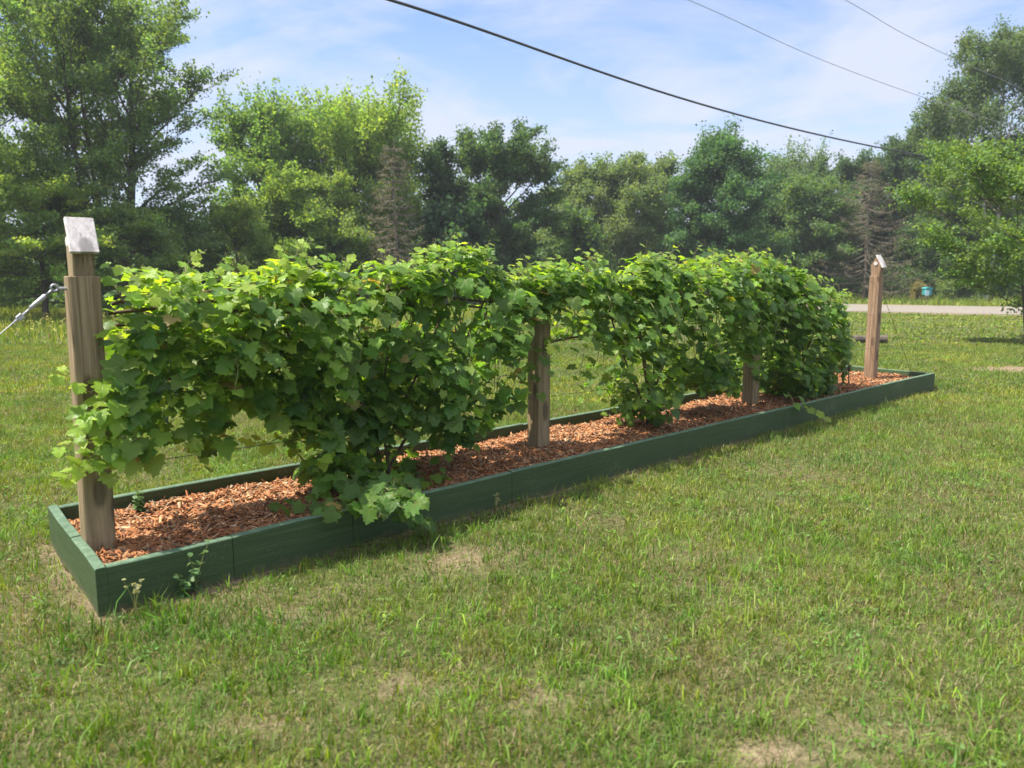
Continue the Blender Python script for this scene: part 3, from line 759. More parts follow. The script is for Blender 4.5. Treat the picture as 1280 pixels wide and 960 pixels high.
# low shoots sprawling over the mulch and over the front board
def GP(lst): return [at_z(x, y, z) for x, y, z in lst]
shoot(0, GP([(465, 600, .30), (440, 618, .24), (405, 628, .20), (370, 632, .19), (342, 638, .18)]), .11, .06, .12, .25, .045)
shoot(0, GP([(470, 600, .30), (455, 625, .25), (425, 640, .23), (395, 640, .21)]), .11, .07, .12, .25, .04)
shoot(0, GP([(485, 600, .30), (480, 622, .27), (470, 634, .25), (445, 640, .24)]), .11, .08, .1, .3, .035)
shoot(0, GP([(490, 595, .32), (505, 612, .28), (515, 622, .26), (520, 632, .25)]), .09, .07, .08, .22, .035)
shoot(0, GP([(478, 605, .32), (495, 625, .27), (505, 640, .22), (516, 652, .14), (540, 655, .08)]), .085, .06, .08, .25, .04)
shoot(0, GP([(478, 608, .32), (490, 632, .25), (502, 650, .16), (512, 658, .08)]), .08, .055, .08, .2, .05)
shoot(2, GP([(985, 490, .32), (992, 503, .24), (1010, 512, .18), (1025, 520, .10), (1034, 524, .06)]), .09, .06, .3, .85, .06)
shoot(1, GP([(800, 515, .30), (795, 525, .22), (770, 528, .18)]), .09, .06, .15, .35, .05)
shoot(1, PS([(690, 440), (672, 450), (668, 470), (675, 500)], .40, .36), .09, .08, .1, .25, .09)
for (x0, y0) in ((730, 470), (700, 420), (770, 500), (600, 540), (560, 565), (625, 500)):
    shoot(vine_i(plane_pt(x0, y0)[0]), PS([(x0, y0 - 30), (x0 - 6, y0), (x0 - 10, y0 + 24)], .42, .36), .09, .05, .2, .6, .05)

# trunks and canes
roots = [(plane_pt(478, 598)[0], RT - .02), (plane_pt(815, 530)[0], RT), (plane_pt(1000, 498)[0], RT)]
for i, (s0, t0) in enumerate(roots):
    for k in range(5 if i == 0 else 4):
        fan = (k - 1.8) * .16; pts = []; z0 = float(mulch_z(np.array([s0]), np.array([t0]))[0]) - .03
        for q in np.linspace(0, 1, 9):
            pts.append(bed(s0 + fan * 2.4 * q ** 1.3 + .03 * math.sin(q * 7 + k) + .02 * (k - 2), t0 + .04 * math.sin(q * 5 + 2 * k), z0 + (1.27 - z0) * q))
        r0 = .022 if k == 1 else .011
        CN[i].tube(pts, list(np.linspace(r0, r0 * .5, 9)), 7)
    lo, hi = [(.25, POSTS[1][0] - .1), (POSTS[1][0] + .05, POSTS[2][0] - .1), (POSTS[2][0] + .05, 8.6)][i]
    for (z, side) in ((1.31, 0), (.92, .02), (1.2, -.06), (1.25, .08)):
        pts = [bed(s, RT + side + .02 * math.sin(s * 6 + z), min(z, float(topz(s)) - .1) + .025 * math.sin(s * 5 + 3 * z)) for s in np.arange(lo, hi, .12)]
        CN[i].tube(pts, list(np.linspace(.010, .006, len(pts))), 5)
    for k in range(55 if i == 0 else 34):                      # thin canes through the mass
        s = pr.uniform(lo, hi); zt_ = min(float(topz(s)) - .05, 1.35); z1 = pr.uniform(.45, 1.0); du = pr.uniform(-.35, .35); a = pr.uniform(-.2, .2)
        if not inside(np.array([s + du]), np.array([z1]), OP)[0]: continue
        pts = [bed(s + du * q ** 1.2 + .012 * math.sin(9 * q + k), RT + a * math.sin(q * 2.6), zt_ + (z1 - zt_) * q) for q in np.linspace(0, 1, 8)]
        (CN if k % 2 else SH)[i].tube(pts, list(np.linspace(.0045, .0018, 8)), 4)
labs = ['broad leafy grapevine between the nearest two posts, shoots trailing over the front board',
        'middle grapevine right of the knotty post, grass showing under its left edge',
        'rounded dark grapevine at the far end, pale shoots beside the bare farthest post']
for i, (s0, t0) in enumerate(roots):
    a = bed(s0, t0, .12); r = empty('grapevine', a, labs[i], 'grapevine', 'grapevines on the trellis')
    mb = CN[i]; mb.V = [tuple(np.array(v) - a) for v in mb.V]; mb.build('cane', m_cane, r, smooth=True)
    mb = SH[i]; mb.V = [tuple(np.array(v) - a) for v in mb.V]; mb.build('shoot', m_shoot, r, smooth=True)
    LV[i].build('foliage', r, a)

# ================================================================== GRASS
m_grass = leaf_material('grass_blade', .35, .55, tint=(1.3, 1.2, .5), spec=.3)
gcol = np.array([(.082, .168, .026), (.110, .205, .030), (.060, .130, .022), (.150, .225, .042), (.095, .160, .042)])
straw = np.array([(.30, .225, .12), (.22, .15, .08), (.36, .29, .16)])
def blades(X, Y, Lb, Wb, straw_p, lean=.45, zf=None, tone=None, flat=False):
    n = len(X); az_ = rng.uniform(0, 2 * np.pi, n); Z0 = (zf if zf is not None else ground_z(X, Y)) - .004
    d = np.stack([np.cos(az_), np.sin(az_), np.zeros(n)], 1); fa = rng.uniform(0, np.pi, n) 
    w = np.stack([np.cos(fa), np.sin(fa), np.zeros(n)], 1)
    ln = np.abs(rng.normal(0, lean, n)) + .12 + (1.25 if flat else 0); base = np.stack([X, Y, Z0], 1)
    mid = base + d * (Lb * .5 * np.sin(ln * .6))[:, None] + up * (Lb * .5 * np.cos(ln * .6))[:, None]
    l2 = np.minimum(ln * 1.9, 1.9)
    tip = mid + d * (Lb * .5 * np.sin(l2))[:, None] + up * (Lb * .5 * np.cos(l2))[:, None]
    hw = (w * (Wb * .5)[:, None])
    V = np.stack([base - hw, base + hw, mid - hw * .85, mid + hw * .85, tip], 1).reshape(-1, 3)
    F = (np.array([(0, 1, 3), (0, 3, 2), (2, 3, 4)])[None] + (np.arange(n) * 5)[:, None, None]).reshape(-1, 3)
    c = gcol[rng.integers(0, len(gcol), n)] * np.array([1.04, 1.12, .60]) * rng.uniform(.75, 1.25, (n, 1))
    pn = fbm(X * .8 + 3, Y * .8 + 8, 3)[:, None]; c = c * (.62 + .8 * pn) * np.concatenate([.8 + .5 * pn, np.ones_like(pn), np.ones_like(pn)], 1)
    fn = vnoise(X * 13, Y * 13)[:, None]; c = c * (.7 + .6 * fn) * np.concatenate([.8 + .5 * vnoise(X * 7 + 50, Y * 7)[:, None], np.ones_like(fn), .8 + .4 * fn], 1)
    if tone is not None: c = c * np.array(tone)
    c = c * np.array([1.18, 1.08, .95]); m = rng.random(n) < straw_p * .75 * np.clip(2.6 - 3.2 * fbm(X * 1.9 + 21, Y * 1.9, 3), .25, 3); c[m] = straw[rng.integers(0, 3, m.sum())] * rng.uniform(.6, 1.1, (m.sum(), 1))
    return V, F, np.repeat(c, 5, 0)
def scatter(ylo, yhi, dens, tuft, spread):
    """points in the ground wedge the lens can see (with margin), in tufts"""
    A = .86 * (yhi ** 2 - ylo ** 2) + 1.2 * (yhi - ylo); n = int(A * dens / tuft)
    y = np.sqrt(rng.uniform(ylo ** 2, yhi ** 2, n)); x = rng.uniform(-1, 1, n) * (y * .78 + .5)
    x = np.repeat(x, tuft) + rng.normal(0, spread, n * tuft); y = np.repeat(y, tuft) + rng.normal(0, spread, n * tuft)
    s, t = bed_st(x, y); inb = (s > .01) & (s < BL - .01) & (t > .01) & (t < BW - .01)
    gate = np.clip((fbm(x * 2.4 + 9, y * 2.4, 3) - .36) * 5.5, .55, 1)
    k = ~inb & (rng.random(len(x)) < gate) & (rng.random(len(x)) > worn(x, y) * 1.25 * (.35 + 1.3 * fbm(x * 14, y * 14, 3))) & (road_dist(x, y) > 4.5)
    return x[k], y[k]
def build_grass(name, parts, label):
    b = 0; VV, FF, CC = [], [], []
    for V, F, Cc in parts: VV.append(V); FF.append(F + b); CC.append(Cc); b += len(V)
    o = mesh_np(name, np.concatenate(VV), np.concatenate(FF), m_grass, attrs={'Col': np.concatenate(CC)}); tag(o, label, kind='stuff'); return o
parts = []
def hgt(x, y, a, b): return rng.gamma(5, a / 5, len(x)) * (.65 + .8 * fbm(x * 1.7, y * 1.7, 3)) + b
x, y = scatter(1.35, 4.2, 15000, 9, .026); parts.append(blades(x, y, hgt(x, y, .030, .006), rng.uniform(.002, .0044, len(x)), .22, .62))
n = 85000; y = np.sqrt(rng.uniform(1.35 ** 2, 9 ** 2, n)); x = rng.uniform(-1, 1, n) * (y * .78 + .5); s, t = bed_st(x, y); k = ~((s > 0) & (s < BL) & (t > 0) & (t < BW)); x, y = x[k], y[k]
parts.append(blades(x, y, rng.uniform(.02, .06, len(x)), rng.uniform(.0018, .004, len(x)), .85, .2, zf=ground_z(x, y) + rng.uniform(.004, .012, len(x)), flat=True))
x, y = scatter(1.35, 4.2, 1300, 6, .012); parts.append(blades(x, y, hgt(x, y, .056, .012), rng.uniform(.004, .0075, len(x)), .03, .5, tone=(1.1, 1.2, .9)))
x, y = scatter(1.35, 6.5, 500, 12, .02); k = fbm(x * 1.6 + 60, y * 1.6, 3) > .47; x, y = x[k], y[k]      # clover and plantain
parts.append(blades(x, y, rng.uniform(.012, .030, len(x)), rng.uniform(.008, .016, len(x)), .02, .4, zf=ground_z(x, y) + rng.uniform(.01, .03, len(x)), tone=(.75, .95, 1.1), flat=True))
x, y = scatter(4.2, 8.5, 8000, 9, .03); parts.append(blades(x, y, hgt(x, y, .034, .008), rng.uniform(.003, .006, len(x)), .2, .65))
x, y = scatter(4.2, 8.5, 300, 6, .015); parts.append(blades(x, y, hgt(x, y, .05, .012), rng.uniform(.005, .009, len(x)), .04, .5))
x, y = scatter(8.5, 16, 3000, 8, .05); parts.append(blades(x, y, hgt(x, y, .032, .008), rng.uniform(.006, .012, len(x)), .14, .7, tone=(1.15, 1.05, .9)))
x, y = scatter(16, 46, 220, 8, .12); k = y < wood_edge(x); x, y = x[k], y[k]; parts.append(blades(x, y, hgt(x, y, .04, .01), rng.uniform(.02, .045, len(x)), .08, .8, tone=(1.3, 1.15, .9)))
print('lawn blades', sum(len(p[1]) // 3 for p in parts))
build_grass('lawn_grass', parts, 'mown lawn grass with dry straw and worn soil patches')
# uncut grass: left field, beyond the road
parts = []
n = 60000; x = rng.uniform(-34, 8, n); y = rng.uniform(14.5, 38, n); k = (y < wood_edge(x) + 1.5) & (y > 15.5 + .8 * fbm(x * .5, y * .1, 2) + np.clip(x + 8, 0, 50) * .8) & (rng.random(n) < .35 + fbm(x * .7, y * .7, 2))
x, y = x[k], y[k]; parts.append(blades(x, y, rng.gamma(7, .030, len(x)) + .06, rng.uniform(.012, .026, len(x)), .16, .3, tone=(1.5, 1.3, .9)))
n = 52000; x = rng.uniform(10, 62, n); y = rng.uniform(26, 52, n); side = y > np.interp(x, ROAD[::-1][:, 0], ROAD[::-1][:, 1]); k = side & (road_dist(x, y) > 4.6) & (y < wood_edge(x) + 1.5)
x, y = x[k], y[k]; parts.append(blades(x, y, rng.gamma(6, .035, len(x)) + .05, rng.uniform(.02, .045, len(x)), .10, .35, tone=(1.3, 1.15, .8)))
build_grass('tall_grass', parts, 'uncut grass along the wood edge and beyond the road')
# yellow weed flowers in the field on the left
n = 260; x = rng.uniform(-15, -7, n); y = rng.uniform(15, 25, n); z = rng.uniform(.22, .42, n)
mb = MB()
for a, b, c in zip(x, y, z):
    mb.tube([(a, b, 0), (a + .01, b, c)], .004, 3, cap=False)
    for k in range(3): mb.box((a + pr.gauss(0, .03), b + pr.gauss(0, .03), c + pr.gauss(0, .02)), (1, 0, 0), (0, 1, 0), (0, 0, 1), .011, .011, .006, .003)
t = Nt('yellow_bloom'); m_yel = t.done(t.principled((.62, .55, .10, 1), .6))
tag(mb.build('wildflower_patch', m_yel), 'small yellow weed flowers in the uncut grass', kind='stuff')

# ------------------------------------------------------------------ weeds at the bed
m_weed = leaf_material('weed_leaf', .35, .5, tint=(1.4, 1.3, .5))
def weed(px, py, z, h, nst, label, seedy=False, seed=0):
    r = random.Random(seed); p = at_z(px, py, z); root = empty('weed', p, label, 'weed', 'weeds growing along the raised bed')
    st = MB(); L = Leaves()
    for k in range(nst):
        a = r.uniform(0, 6.28); ln = r.uniform(.05, .35); hh = h * r.uniform(.55, 1)
        d = np.array([math.cos(a) * ln, math.sin(a) * ln, 1]); pts = [np.array([0, 0, -.01]) + d * hh * q * np.array([q, q, 1]) for q in np.linspace(0, 1, 6)]
        st.tube(pts, list(np.linspace(.0022, .0009, 6)), 4)
        for j in range(1, 6):
            if seedy and j < 4: continue
            for q in range(4 if seedy else 2):
                b = r.uniform(0, 6.28); o = np.array([math.cos(b), math.sin(b), r.uniform(0, .8)])
                L.add(pts[j] + o * .004, np.array([r.gauss(0, .5), r.gauss(0, .5), 1]), o, (.012 if seedy else .034 * (1.15 - j * .12)) * r.uniform(.7, 1.3), np.array((.30, .30, .14) if seedy else (.10, .19, .06)) * r.uniform(.8, 1.2))
    st.build('stem', m_shoot, root); L.build('foliage', root, (0, 0, 0), m_weed)
weed(246, 742, 0, .26, 3, 'tall leafy weed against the front board near its left corner', False, 1)
weed(228, 745, 0, .12, 3, 'short sprout beside the tall leafy weed at the front board', False, 2)
weed(170, 768, 0, .17, 4, 'wispy seeding grass stem nearest the front left corner', True, 3)
weed(175, 640, .15, .15, 4, 'small green weed sprouting in the mulch right of the nearest post', False, 4)
weed(455, 663, 0, .10, 3, 'low weed at the foot of the front board left of the trailing vine', False, 5)
weed(800, 575, 0, .15, 5, 'pale seeding grass at the middle of the front board', True, 6)
weed(620, 640, 0, .13, 5, 'seeding grass stems in front of the board joint below the second post', True, 7)
weed(390, 690, 0, .12, 4, 'seeding grass sprigs along the front board under the broad vine', True, 8)

# ================================================================== TREES
m_bark = wood_material('bark_grey', (.075, .062, .048), (.16, .135, .11), knots=False)
m_birch = wood_material('bark_birch', (.42, .40, .36), (.72, .70, .66), knots=False)
m_deadbark = wood_material('bark_dead', (.15, .125, .095), (.26, .22, .17), knots=False)
m_tleaf = leaf_material('tree_leaf', .46, .6, tint=(1.9, 1.7, .6), spec=.2)

class Tw:
    """fast tube collector: each branch a tapered square/hex tube"""
    def __init__(s): s.V = []; s.F = []; s.b = 0
    def add(s, P, R, n=5):
        P = np.asarray(P); k = len(P); d = np.gradient(P, axis=0); d = norm(d)
        ref = np.where(np.abs(d[:, 2:3]) < .9, np.array([[0, 0, 1.]]), np.array([[1., 0, 0]])); a = norm(np.cross(d, ref)); b = np.cross(d, a)
        an = np.arange(n) * 2 * np.pi / n; R = np.asarray(R)[:, None, None]
        V = P[:, None] + R * (a[:, None] * np.cos(an)[None, :, None] + b[:, None] * np.sin(an)[None, :, None]); s.V.append(V.reshape(-1, 3))
        i, j = np.meshgrid(np.arange(k - 1), np.arange(n), indexing='ij'); i = i.ravel(); j = j.ravel(); j2 = (j + 1) % n
        s.F.append(np.stack([i * n + j, i * n + j2, (i + 1) * n + j2, (i + 1) * n + j], 1) + s.b); s.b += k * n
def quads(cen, size, r, upb=.5):
    n = len(cen); nm = norm(r.normal(0, 1, (n, 3)) + np.array([0, 0, upb])); tp = norm(np.cross(nm, r.normal(0, 1, (n, 3)))); sd2 = np.cross(nm, tp)
    L = (size * .72 * r.uniform(.6, 1.3, n))[:, None]; w = L * r.uniform(.35, .55, n)[:, None]
    V = np.stack([cen - tp * L * .5, cen + sd2 * w + nm * L * .08, cen + tp * L * .55, cen - sd2 * w + nm * L * .08], 1).reshape(-1, 3)
    return V, np.arange(n * 4).reshape(-1, 4)
PROF = {
    'round': lambda f: np.sqrt(np.clip(1 - ((f - .45) / .58) ** 2, .02, 1)),
    'vase': lambda f: np.interp(f, [0, .12, .45, .75, .92, 1], [.55, .85, 1, .78, .42, .12]),
    'cone': lambda f: np.interp(f, [0, .1, .5, .8, 1], [.8, 1, .72, .36, .05]),
    'fan': lambda f: np.interp(f, [0, .15, .4, .7, .9, 1], [.38, .60, .92, 1, .75, .25]),
    'egg': lambda f: np.interp(f, [0, .08, .3, .55, .8, .93, 1], [.75, .95, 1, .88, .52, .26, .06]),
    'column': lambda f: np.interp(f, [0, .15, .5, .8, 1], [.5, .8, 1, .7, .15]),
}
def grow(r, Ht, R, base, prof, nb, nleaf, lsz, asc, droop, clump, col, trunk_r, gap=.0, stems=1, spiky=0., sub=7, lean=(0, 0), cvar=.16, flat=1.0):
    """returns (branch tubes, leaf verts, faces, colours); base = height of the lowest limbs"""
    tw = Tw(); Lp = []; Lw = []; pf = PROF[prof]
    top = Ht * .97
    def tpt(z, off=0): q = z / Ht; return np.array([lean[0] * q * q * Ht + .012 * Ht * math.sin(q * 5 + off), lean[1] * q * q * Ht + .012 * Ht * math.sin(q * 4 + 1 + off), z])
    st = []
    for k in range(stems):
        a = k * 2 * math.pi / stems + r.uniform(0, 1); sp = (0 if stems == 1 else r.uniform(.12, .26)) * R * 1.6
        tp = Ht * (.97 if k == 0 else r.uniform(.75, .93)); zs = np.linspace(0, tp, 12)
        P = np.array([tpt(z, k) + np.array([math.cos(a), math.sin(a), 0]) * sp * (z / tp) ** .8 for z in zs]); tr = trunk_r * (1 if k == 0 else .7)
        tw.add(P, np.linspace(tr, tr * .08, 12) + tr * .35 * np.exp(-zs / .25), 7); st.append((P, zs, tr))
    cl = []
    for i in range(nb):
        q = (i + r.uniform(.1, .9)) / nb; z0 = base + (top - base) * q ** 1.05 * (.93 if spiky < 1 else .76)
        P, zs, tr = st[i % stems] if stems > 1 else st[0]
        if z0 > zs[-1]: z0 = zs[-1] * r.uniform(.7, .97)
        o = np.array([np.interp(z0, zs, P[:, c]) for c in range(3)]); az_ = i * 2.39996 + r.normal(0, .35)
        f = (z0 - base) / (Ht - base + 1e-6); el = asc[0] + (asc[1] - asc[0]) * f + r.normal(0, .08)
        f2 = min(1, f + .12); L = R * float(pf(np.array(f2))) * r.uniform(.78, 1.1) / max(.35, math.cos(el)) * (.9)
        L = min(L, (Ht * (1.03 if spiky < 1 else .90) - z0) / max(.05, math.sin(max(.05, el))) if el > .1 else L); L = max(L, .35)
        d = np.array([math.cos(az_) * math.cos(el), math.sin(az_) * math.cos(el), math.sin(el)]); n = 7; w = np.linspace(0, 1, n)
        bend = droop * L; B = o + d * (w * L)[:, None] + up * (-(w ** 2) * bend)[:, None] + r.normal(0, .02 * L, (n, 3)) * w[:, None]
        br = tr * .42 * (1 - .75 * z0 / Ht); tw.add(B, np.linspace(br, max(.006, br * .15), n), 5)
        cl.append((B[-1], d))
        ns = max(2, int(sub * (L / R + .25)))
        for j in range(ns):
            u_ = r.uniform(.22, 1); o2 = np.array([np.interp(u_, w, B[:, c]) for c in range(3)])
            d2 = norm(d * .75 + r.normal(0, .55, 3) * np.array([1, 1, flat * .8]) + up * (.25 * spiky)); L2 = L * r.uniform(.2, .42) * (1.15 - .5 * u_)
            w2 = np.linspace(0, 1, 5); B2 = o2 + d2 * (w2 * L2)[:, None] - up * ((w2 ** 2) * droop * L2 * 1.4)[:, None]
            tw.add(B2, np.linspace(max(.006, br * .3), .004, 5), 4)
            for m in range(3): cl.append((B2[2 + m] if m else B2[4], d2))
            B3 = B2[3] + norm(d2 + r.normal(0, .8, 3) * np.array([1, 1, flat])) * L2 * .5; tw.add(np.array([B2[2], (B2[2] + B3) / 2 + up * .02, B3]), [.006, .004, .003], 3); cl.append((B3, d2)); cl.append(((B3 + B2[2]) / 2, d2))
    if spiky:
        for i in range(int((19 if spiky < 1 else 24) * spiky)):
            a = r.uniform(0, 6.28); rr = R * r.uniform(0, .6 if spiky < 1 else .85); f = r.uniform(.55, .82)
            rr = min(rr, R * float(pf(np.array(f)))); o = tpt(base + (Ht - base) * f) + np.array([math.cos(a), math.sin(a), 0]) * rr
            L = Ht * r.uniform(.12, .21); d = norm(np.array([math.cos(a) * .3 * rr / R, math.sin(a) * .3 * rr / R, 1]))
            for q in np.linspace(-.4, 1, 10): cl.append((o + d * L * q, d))
            tw.add(np.array([o - d * L * .6, o, o + d * L]), [.03, .02, .005], 4)
    pts = np.array([c[0] for c in cl]); dirs = np.array([c[1] for c in cl])
    if gap > 0: k = r.random(len(pts)) > gap; pts, dirs = pts[k], dirs[k]
    per = max(3, int(nleaf * 1.75 / len(pts))); n = len(pts) * per
    cen = np.repeat(pts, per, 0) + np.repeat(dirs, per, 0) * (np.clip(r.normal(0, clump * 1.1, n), -1.6 * clump, 1.6 * clump))[:, None] * .8 + np.clip(r.normal(0, 1, (n, 3)), -2, 2) * np.array([clump * .50, clump * .50, clump * .34 * flat])
    if droop > .25: cen[:, 2] -= np.abs(r.normal(0, clump * 1.1, n))
    cen[:, 2] = np.maximum(cen[:, 2], .15)
    V, F = quads(cen, np.full(n, lsz), r, .7)
    cc = 1.55 * np.repeat(np.clip(r.normal(1, cvar, (len(pts), 1)), .55, 1.5), per, 0) * r.uniform(.8, 1.2, (n, 1)) * np.array(col)
    cc[:, 0] *= np.repeat(r.uniform(.85, 1.2, len(pts)), per)
    return tw, V, F, np.repeat(cc, 4, 0)
n_tree = 0
def tree(name, label, X, Y, Ht, R, seed, bark=None, group='trees behind the lawn', cat='tree', **kw):
    global n_tree
    n_tree += 1
    r = np.random.default_rng(seed); tw, V, F, Cc = grow(r, Ht, R, **kw)
    kz = Ht / np.percentile(V[:, 2], 99.6); kx = R / np.percentile(np.hypot(V[:, 0] - V[:, 0].mean(), V[:, 1] - V[:, 1].mean()), 94); kv = np.array([kx, kx, kz])
    tw.V = [v * kv for v in tw.V]; q = V.reshape(-1, 4, 3); m = q.mean(1, keepdims=True); V = (m * kv + (q - m)).reshape(-1, 3)
    root = empty(name, (X, Y, 0), label, cat, group)
    mesh_np('trunk', np.concatenate(tw.V) - np.array([0, 0, .1]), np.concatenate(tw.F), bark or m_bark, root, smooth=True)
    mesh_np('crown', V, F, m_tleaf, root, attrs={'Col': Cc})
    return root
def place(px, topy, Y):
    """ground x and height of a tree whose top shows at (px, topy) at distance Y"""
    p = at_y(px, topy, Y); return p[0], p[2]
def half(wpx, Y): return wpx * Y / FPX
DK = (.030, .068, .022); MD = (.048, .098, .026); LT_ = (.085, .145, .035); YG = (.105, .165, .035); GY = (.065, .098, .046); BG = (.036, .082, .040)
X, Ht = place(108, -38, 27)
tree('maple_tree', 'tall open maple rising out of the top left of the picture, many upright stems', X, 27, Ht, half(130, 27), 1, base=1.3, prof='egg', nb=84, nleaf=70000, lsz=.125,
     asc=(.30, 1.2), droop=-.10, clump=.24, col=(.080, .138, .044), trunk_r=.2, stems=3, spiky=.6, sub=10, cvar=.24, flat=.6)
X, Ht = place(-70, 40, 25)
tree('maple_tree', 'maple cut off by the left edge of the picture with tiers of lower boughs', X, 25, Ht, half(150, 25), 2, base=1.0, prof='vase', nb=34, nleaf=30000, lsz=.13,
     asc=(.1, 1.1), droop=.08, clump=.28, col=(.10, .165, .042), trunk_r=.15, stems=2, sub=8, cvar=.2)
X, Ht = place(40, 215, 24.5)
tree('maple_tree', 'low spreading maple with layered light green boughs behind the nearest post', X, 24.5, Ht, half(105, 24.5), 3, base=.7, prof='round', nb=30, nleaf=22000, lsz=.12,
     asc=(.05, .9), droop=.1, clump=.24, col=(.13, .20, .045), trunk_r=.10, sub=7, flat=.5, cvar=.2)
X, Ht = place(150, 255, 25)
tree('sapling', 'bright green sapling standing before the tall open maple', X, 25, Ht, half(60, 25), 4, base=.6, prof='column', nb=20, nleaf=9000, lsz=.12,
     asc=(.3, 1.1), droop=.05, clump=.2, col=(.10, .165, .04), trunk_r=.05, sub=5)
X, Ht = place(225, 268, 30)
tree('spruce_tree', 'small dark tree filling the gap right of the tall open maple', X, 30, Ht, half(60, 30), 5, base=.4, prof='cone', nb=36, nleaf=14000, lsz=.13, asc=(.0, .4), droop=.12, clump=.22, col=(.024, .052, .020), trunk_r=.08, flat=.5)
X, Ht = place(336, 122, 34)
tree('maple_tree', 'spiky topped maple left of the yellow green tree, sky showing through its left side', X, 34, Ht, half(66, 34), 6, base=2.0, prof='vase', nb=34, nleaf=26000, lsz=.16,
     asc=(.35, 1.15), droop=.03, clump=.30, col=(.085, .155, .042), trunk_r=.16, stems=2, spiky=1.2, cvar=.2)
X, Ht = place(442, 122, 37)
tree('maple_tree', 'broad yellow green maple with upright plumes, behind the bare brown spruce', X, 37, Ht, half(92, 37), 7, base=1.2, prof='vase', nb=48, nleaf=48000, lsz=.17,
     asc=(.4, 1.25), droop=.0, clump=.34, col=(.120, .195, .045), trunk_r=.2, stems=4, spiky=2.6, sub=8, cvar=.18)
X, Ht = place(382, 215, 32)
tree('maple_tree', 'rounded light green young maple in front of the two spiky maples', X, 32, Ht, half(70, 32), 8, base=.6, prof='round', nb=30, nleaf=24000, lsz=.14,
     asc=(.1, 1.0), droop=.05, clump=.28, col=(.120, .19, .045), trunk_r=.1, sub=7)
X, Ht = place(292, 250, 30)
tree('maple_tree', 'low bright bushy maple between the tall open maple and the spiky one', X, 30, Ht, half(55, 30), 9, base=.4, prof='round', nb=22, nleaf=14000, lsz=.13,
     asc=(.1, 1.0), droop=.05, clump=.25, col=(.115, .18, .045), trunk_r=.08)
X, Ht = place(618, 160, 38)
tree('oak_tree', 'dark lobed oak with sky gaps between its boughs, above the middle of the row', X, 38, Ht, half(74, 38), 10, base=1.6, prof='round', nb=30, nleaf=34000, lsz=.17,
     asc=(.25, 1.1), droop=.02, clump=.36, col=(.042, .085, .034), trunk_r=.22, stems=2, sub=6, gap=.12, cvar=.18)
X, Ht = place(553, 178, 38)
tree('oak_tree', 'slim dark tree leaning out at the left of the lobed oak', X, 38, Ht, half(24, 38), 11, base=2.0, prof='column', nb=16, nleaf=9000, lsz=.16, asc=(.4, 1.1), droop=.02, clump=.3, col=(.032, .070, .026), trunk_r=.1, gap=.15)
X, Ht = place(772, 196, 45)
tree('birch_tree', 'greyish birch clump with white stems above the middle vine', X, 45, Ht, half(62, 45), 12, bark=m_birch, base=1.2, prof='round', nb=38, nleaf=38000, lsz=.17,
     asc=(.6, 1.2), droop=.22, clump=.36, col=(.085, .13, .056), trunk_r=.12, stems=4, sub=7)
X, Ht = place(712, 218, 46)
tree('birch_tree', 'smaller pale birch tucked between the lobed oak and the birch clump', X, 46, Ht, half(36, 46), 13, bark=m_birch, base=1.0, prof='column', nb=24, nleaf=16000, lsz=.17, asc=(.5, 1.2), droop=.2, clump=.34, col=(.09, .135, .058), trunk_r=.1, stems=2)
X, Ht = place(832, 198, 50)
tree('birch_tree', 'tall thin birch with one white trunk left of the dense conical maple', X, 50, Ht, half(26, 50), 14, bark=m_birch, base=4.0, prof='round', nb=20, nleaf=12000, lsz=.19, asc=(.4, 1.1), droop=.15, clump=.34, col=(.070, .115, .045), trunk_r=.11)
X, Ht = place(902, 166, 42)
tree('maple_tree', 'dense conical dark green maple above the far half of the row', X, 42, Ht, half(66, 42), 15, base=.6, prof='cone', nb=60, nleaf=46000, lsz=.17,
     asc=(.35, 1.2), droop=.02, clump=.30, col=(.040, .095, .040), trunk_r=.2, spiky=.5, sub=7)
X, Ht = place(992, 184, 54)
tree('pine_tree', 'pale feathery tree standing behind the others right of the conical maple', X, 54, Ht, half(44, 54), 16, base=3, prof='column', nb=34, nleaf=20000, lsz=.19, asc=(.2, 1.1), droop=.0, clump=.36, col=(.070, .118, .060), trunk_r=.13, spiky=1.2)
X, Ht = place(1018, 222, 47)
tree('maple_tree', 'soft mid green leafy tree left of the grey dead spruce', X, 47, Ht, half(50, 47), 17, base=.8, prof='round', nb=36, nleaf=26000, lsz=.18, asc=(.2, 1.0), droop=.05, clump=.36, col=(.060, .112, .038), trunk_r=.14)
X, Ht = place(962, 240, 49)
tree('maple_tree', 'dusky rounded tree in the dip beside the dense conical maple', X, 49, Ht, half(38, 49), 18, base=.6, prof='round', nb=26, nleaf=16000, lsz=.18, asc=(.2, 1.0), droop=.05, clump=.36, col=(.044, .088, .036), trunk_r=.12)
X, Ht = place(1148, 164, 55)
tree('oak_tree', 'dark round headed tree against the sky behind the farthest post', X, 55, Ht, half(46, 55), 19, base=2, prof='round', nb=34, nleaf=26000, lsz=.2, asc=(.3, 1.1), droop=.03, clump=.42, col=(.038, .078, .030), trunk_r=.2)
X, Ht = place(1074, 196, 56)
tree('oak_tree', 'dark crown rising behind the grey dead spruce', X, 56, Ht, half(46, 56), 20, base=1.5, prof='round', nb=30, nleaf=22000, lsz=.2, asc=(.3, 1.1), droop=.03, clump=.42, col=(.036, .075, .030), trunk_r=.18)
X, Ht = place(1256, 36, 44)
tree('birch_tree', 'tall drooping birch against the sky at the right edge of the picture', X, 44, Ht, half(84, 44), 21, bark=m_birch, base=4.5, prof='round', nb=46, nleaf=44000, lsz=.17,
     asc=(.4, 1.15), droop=.35, clump=.34, col=(.055, .095, .040), trunk_r=.2, stems=3, sub=7, gap=.12)
X, Ht = place(1205, 250, 46)
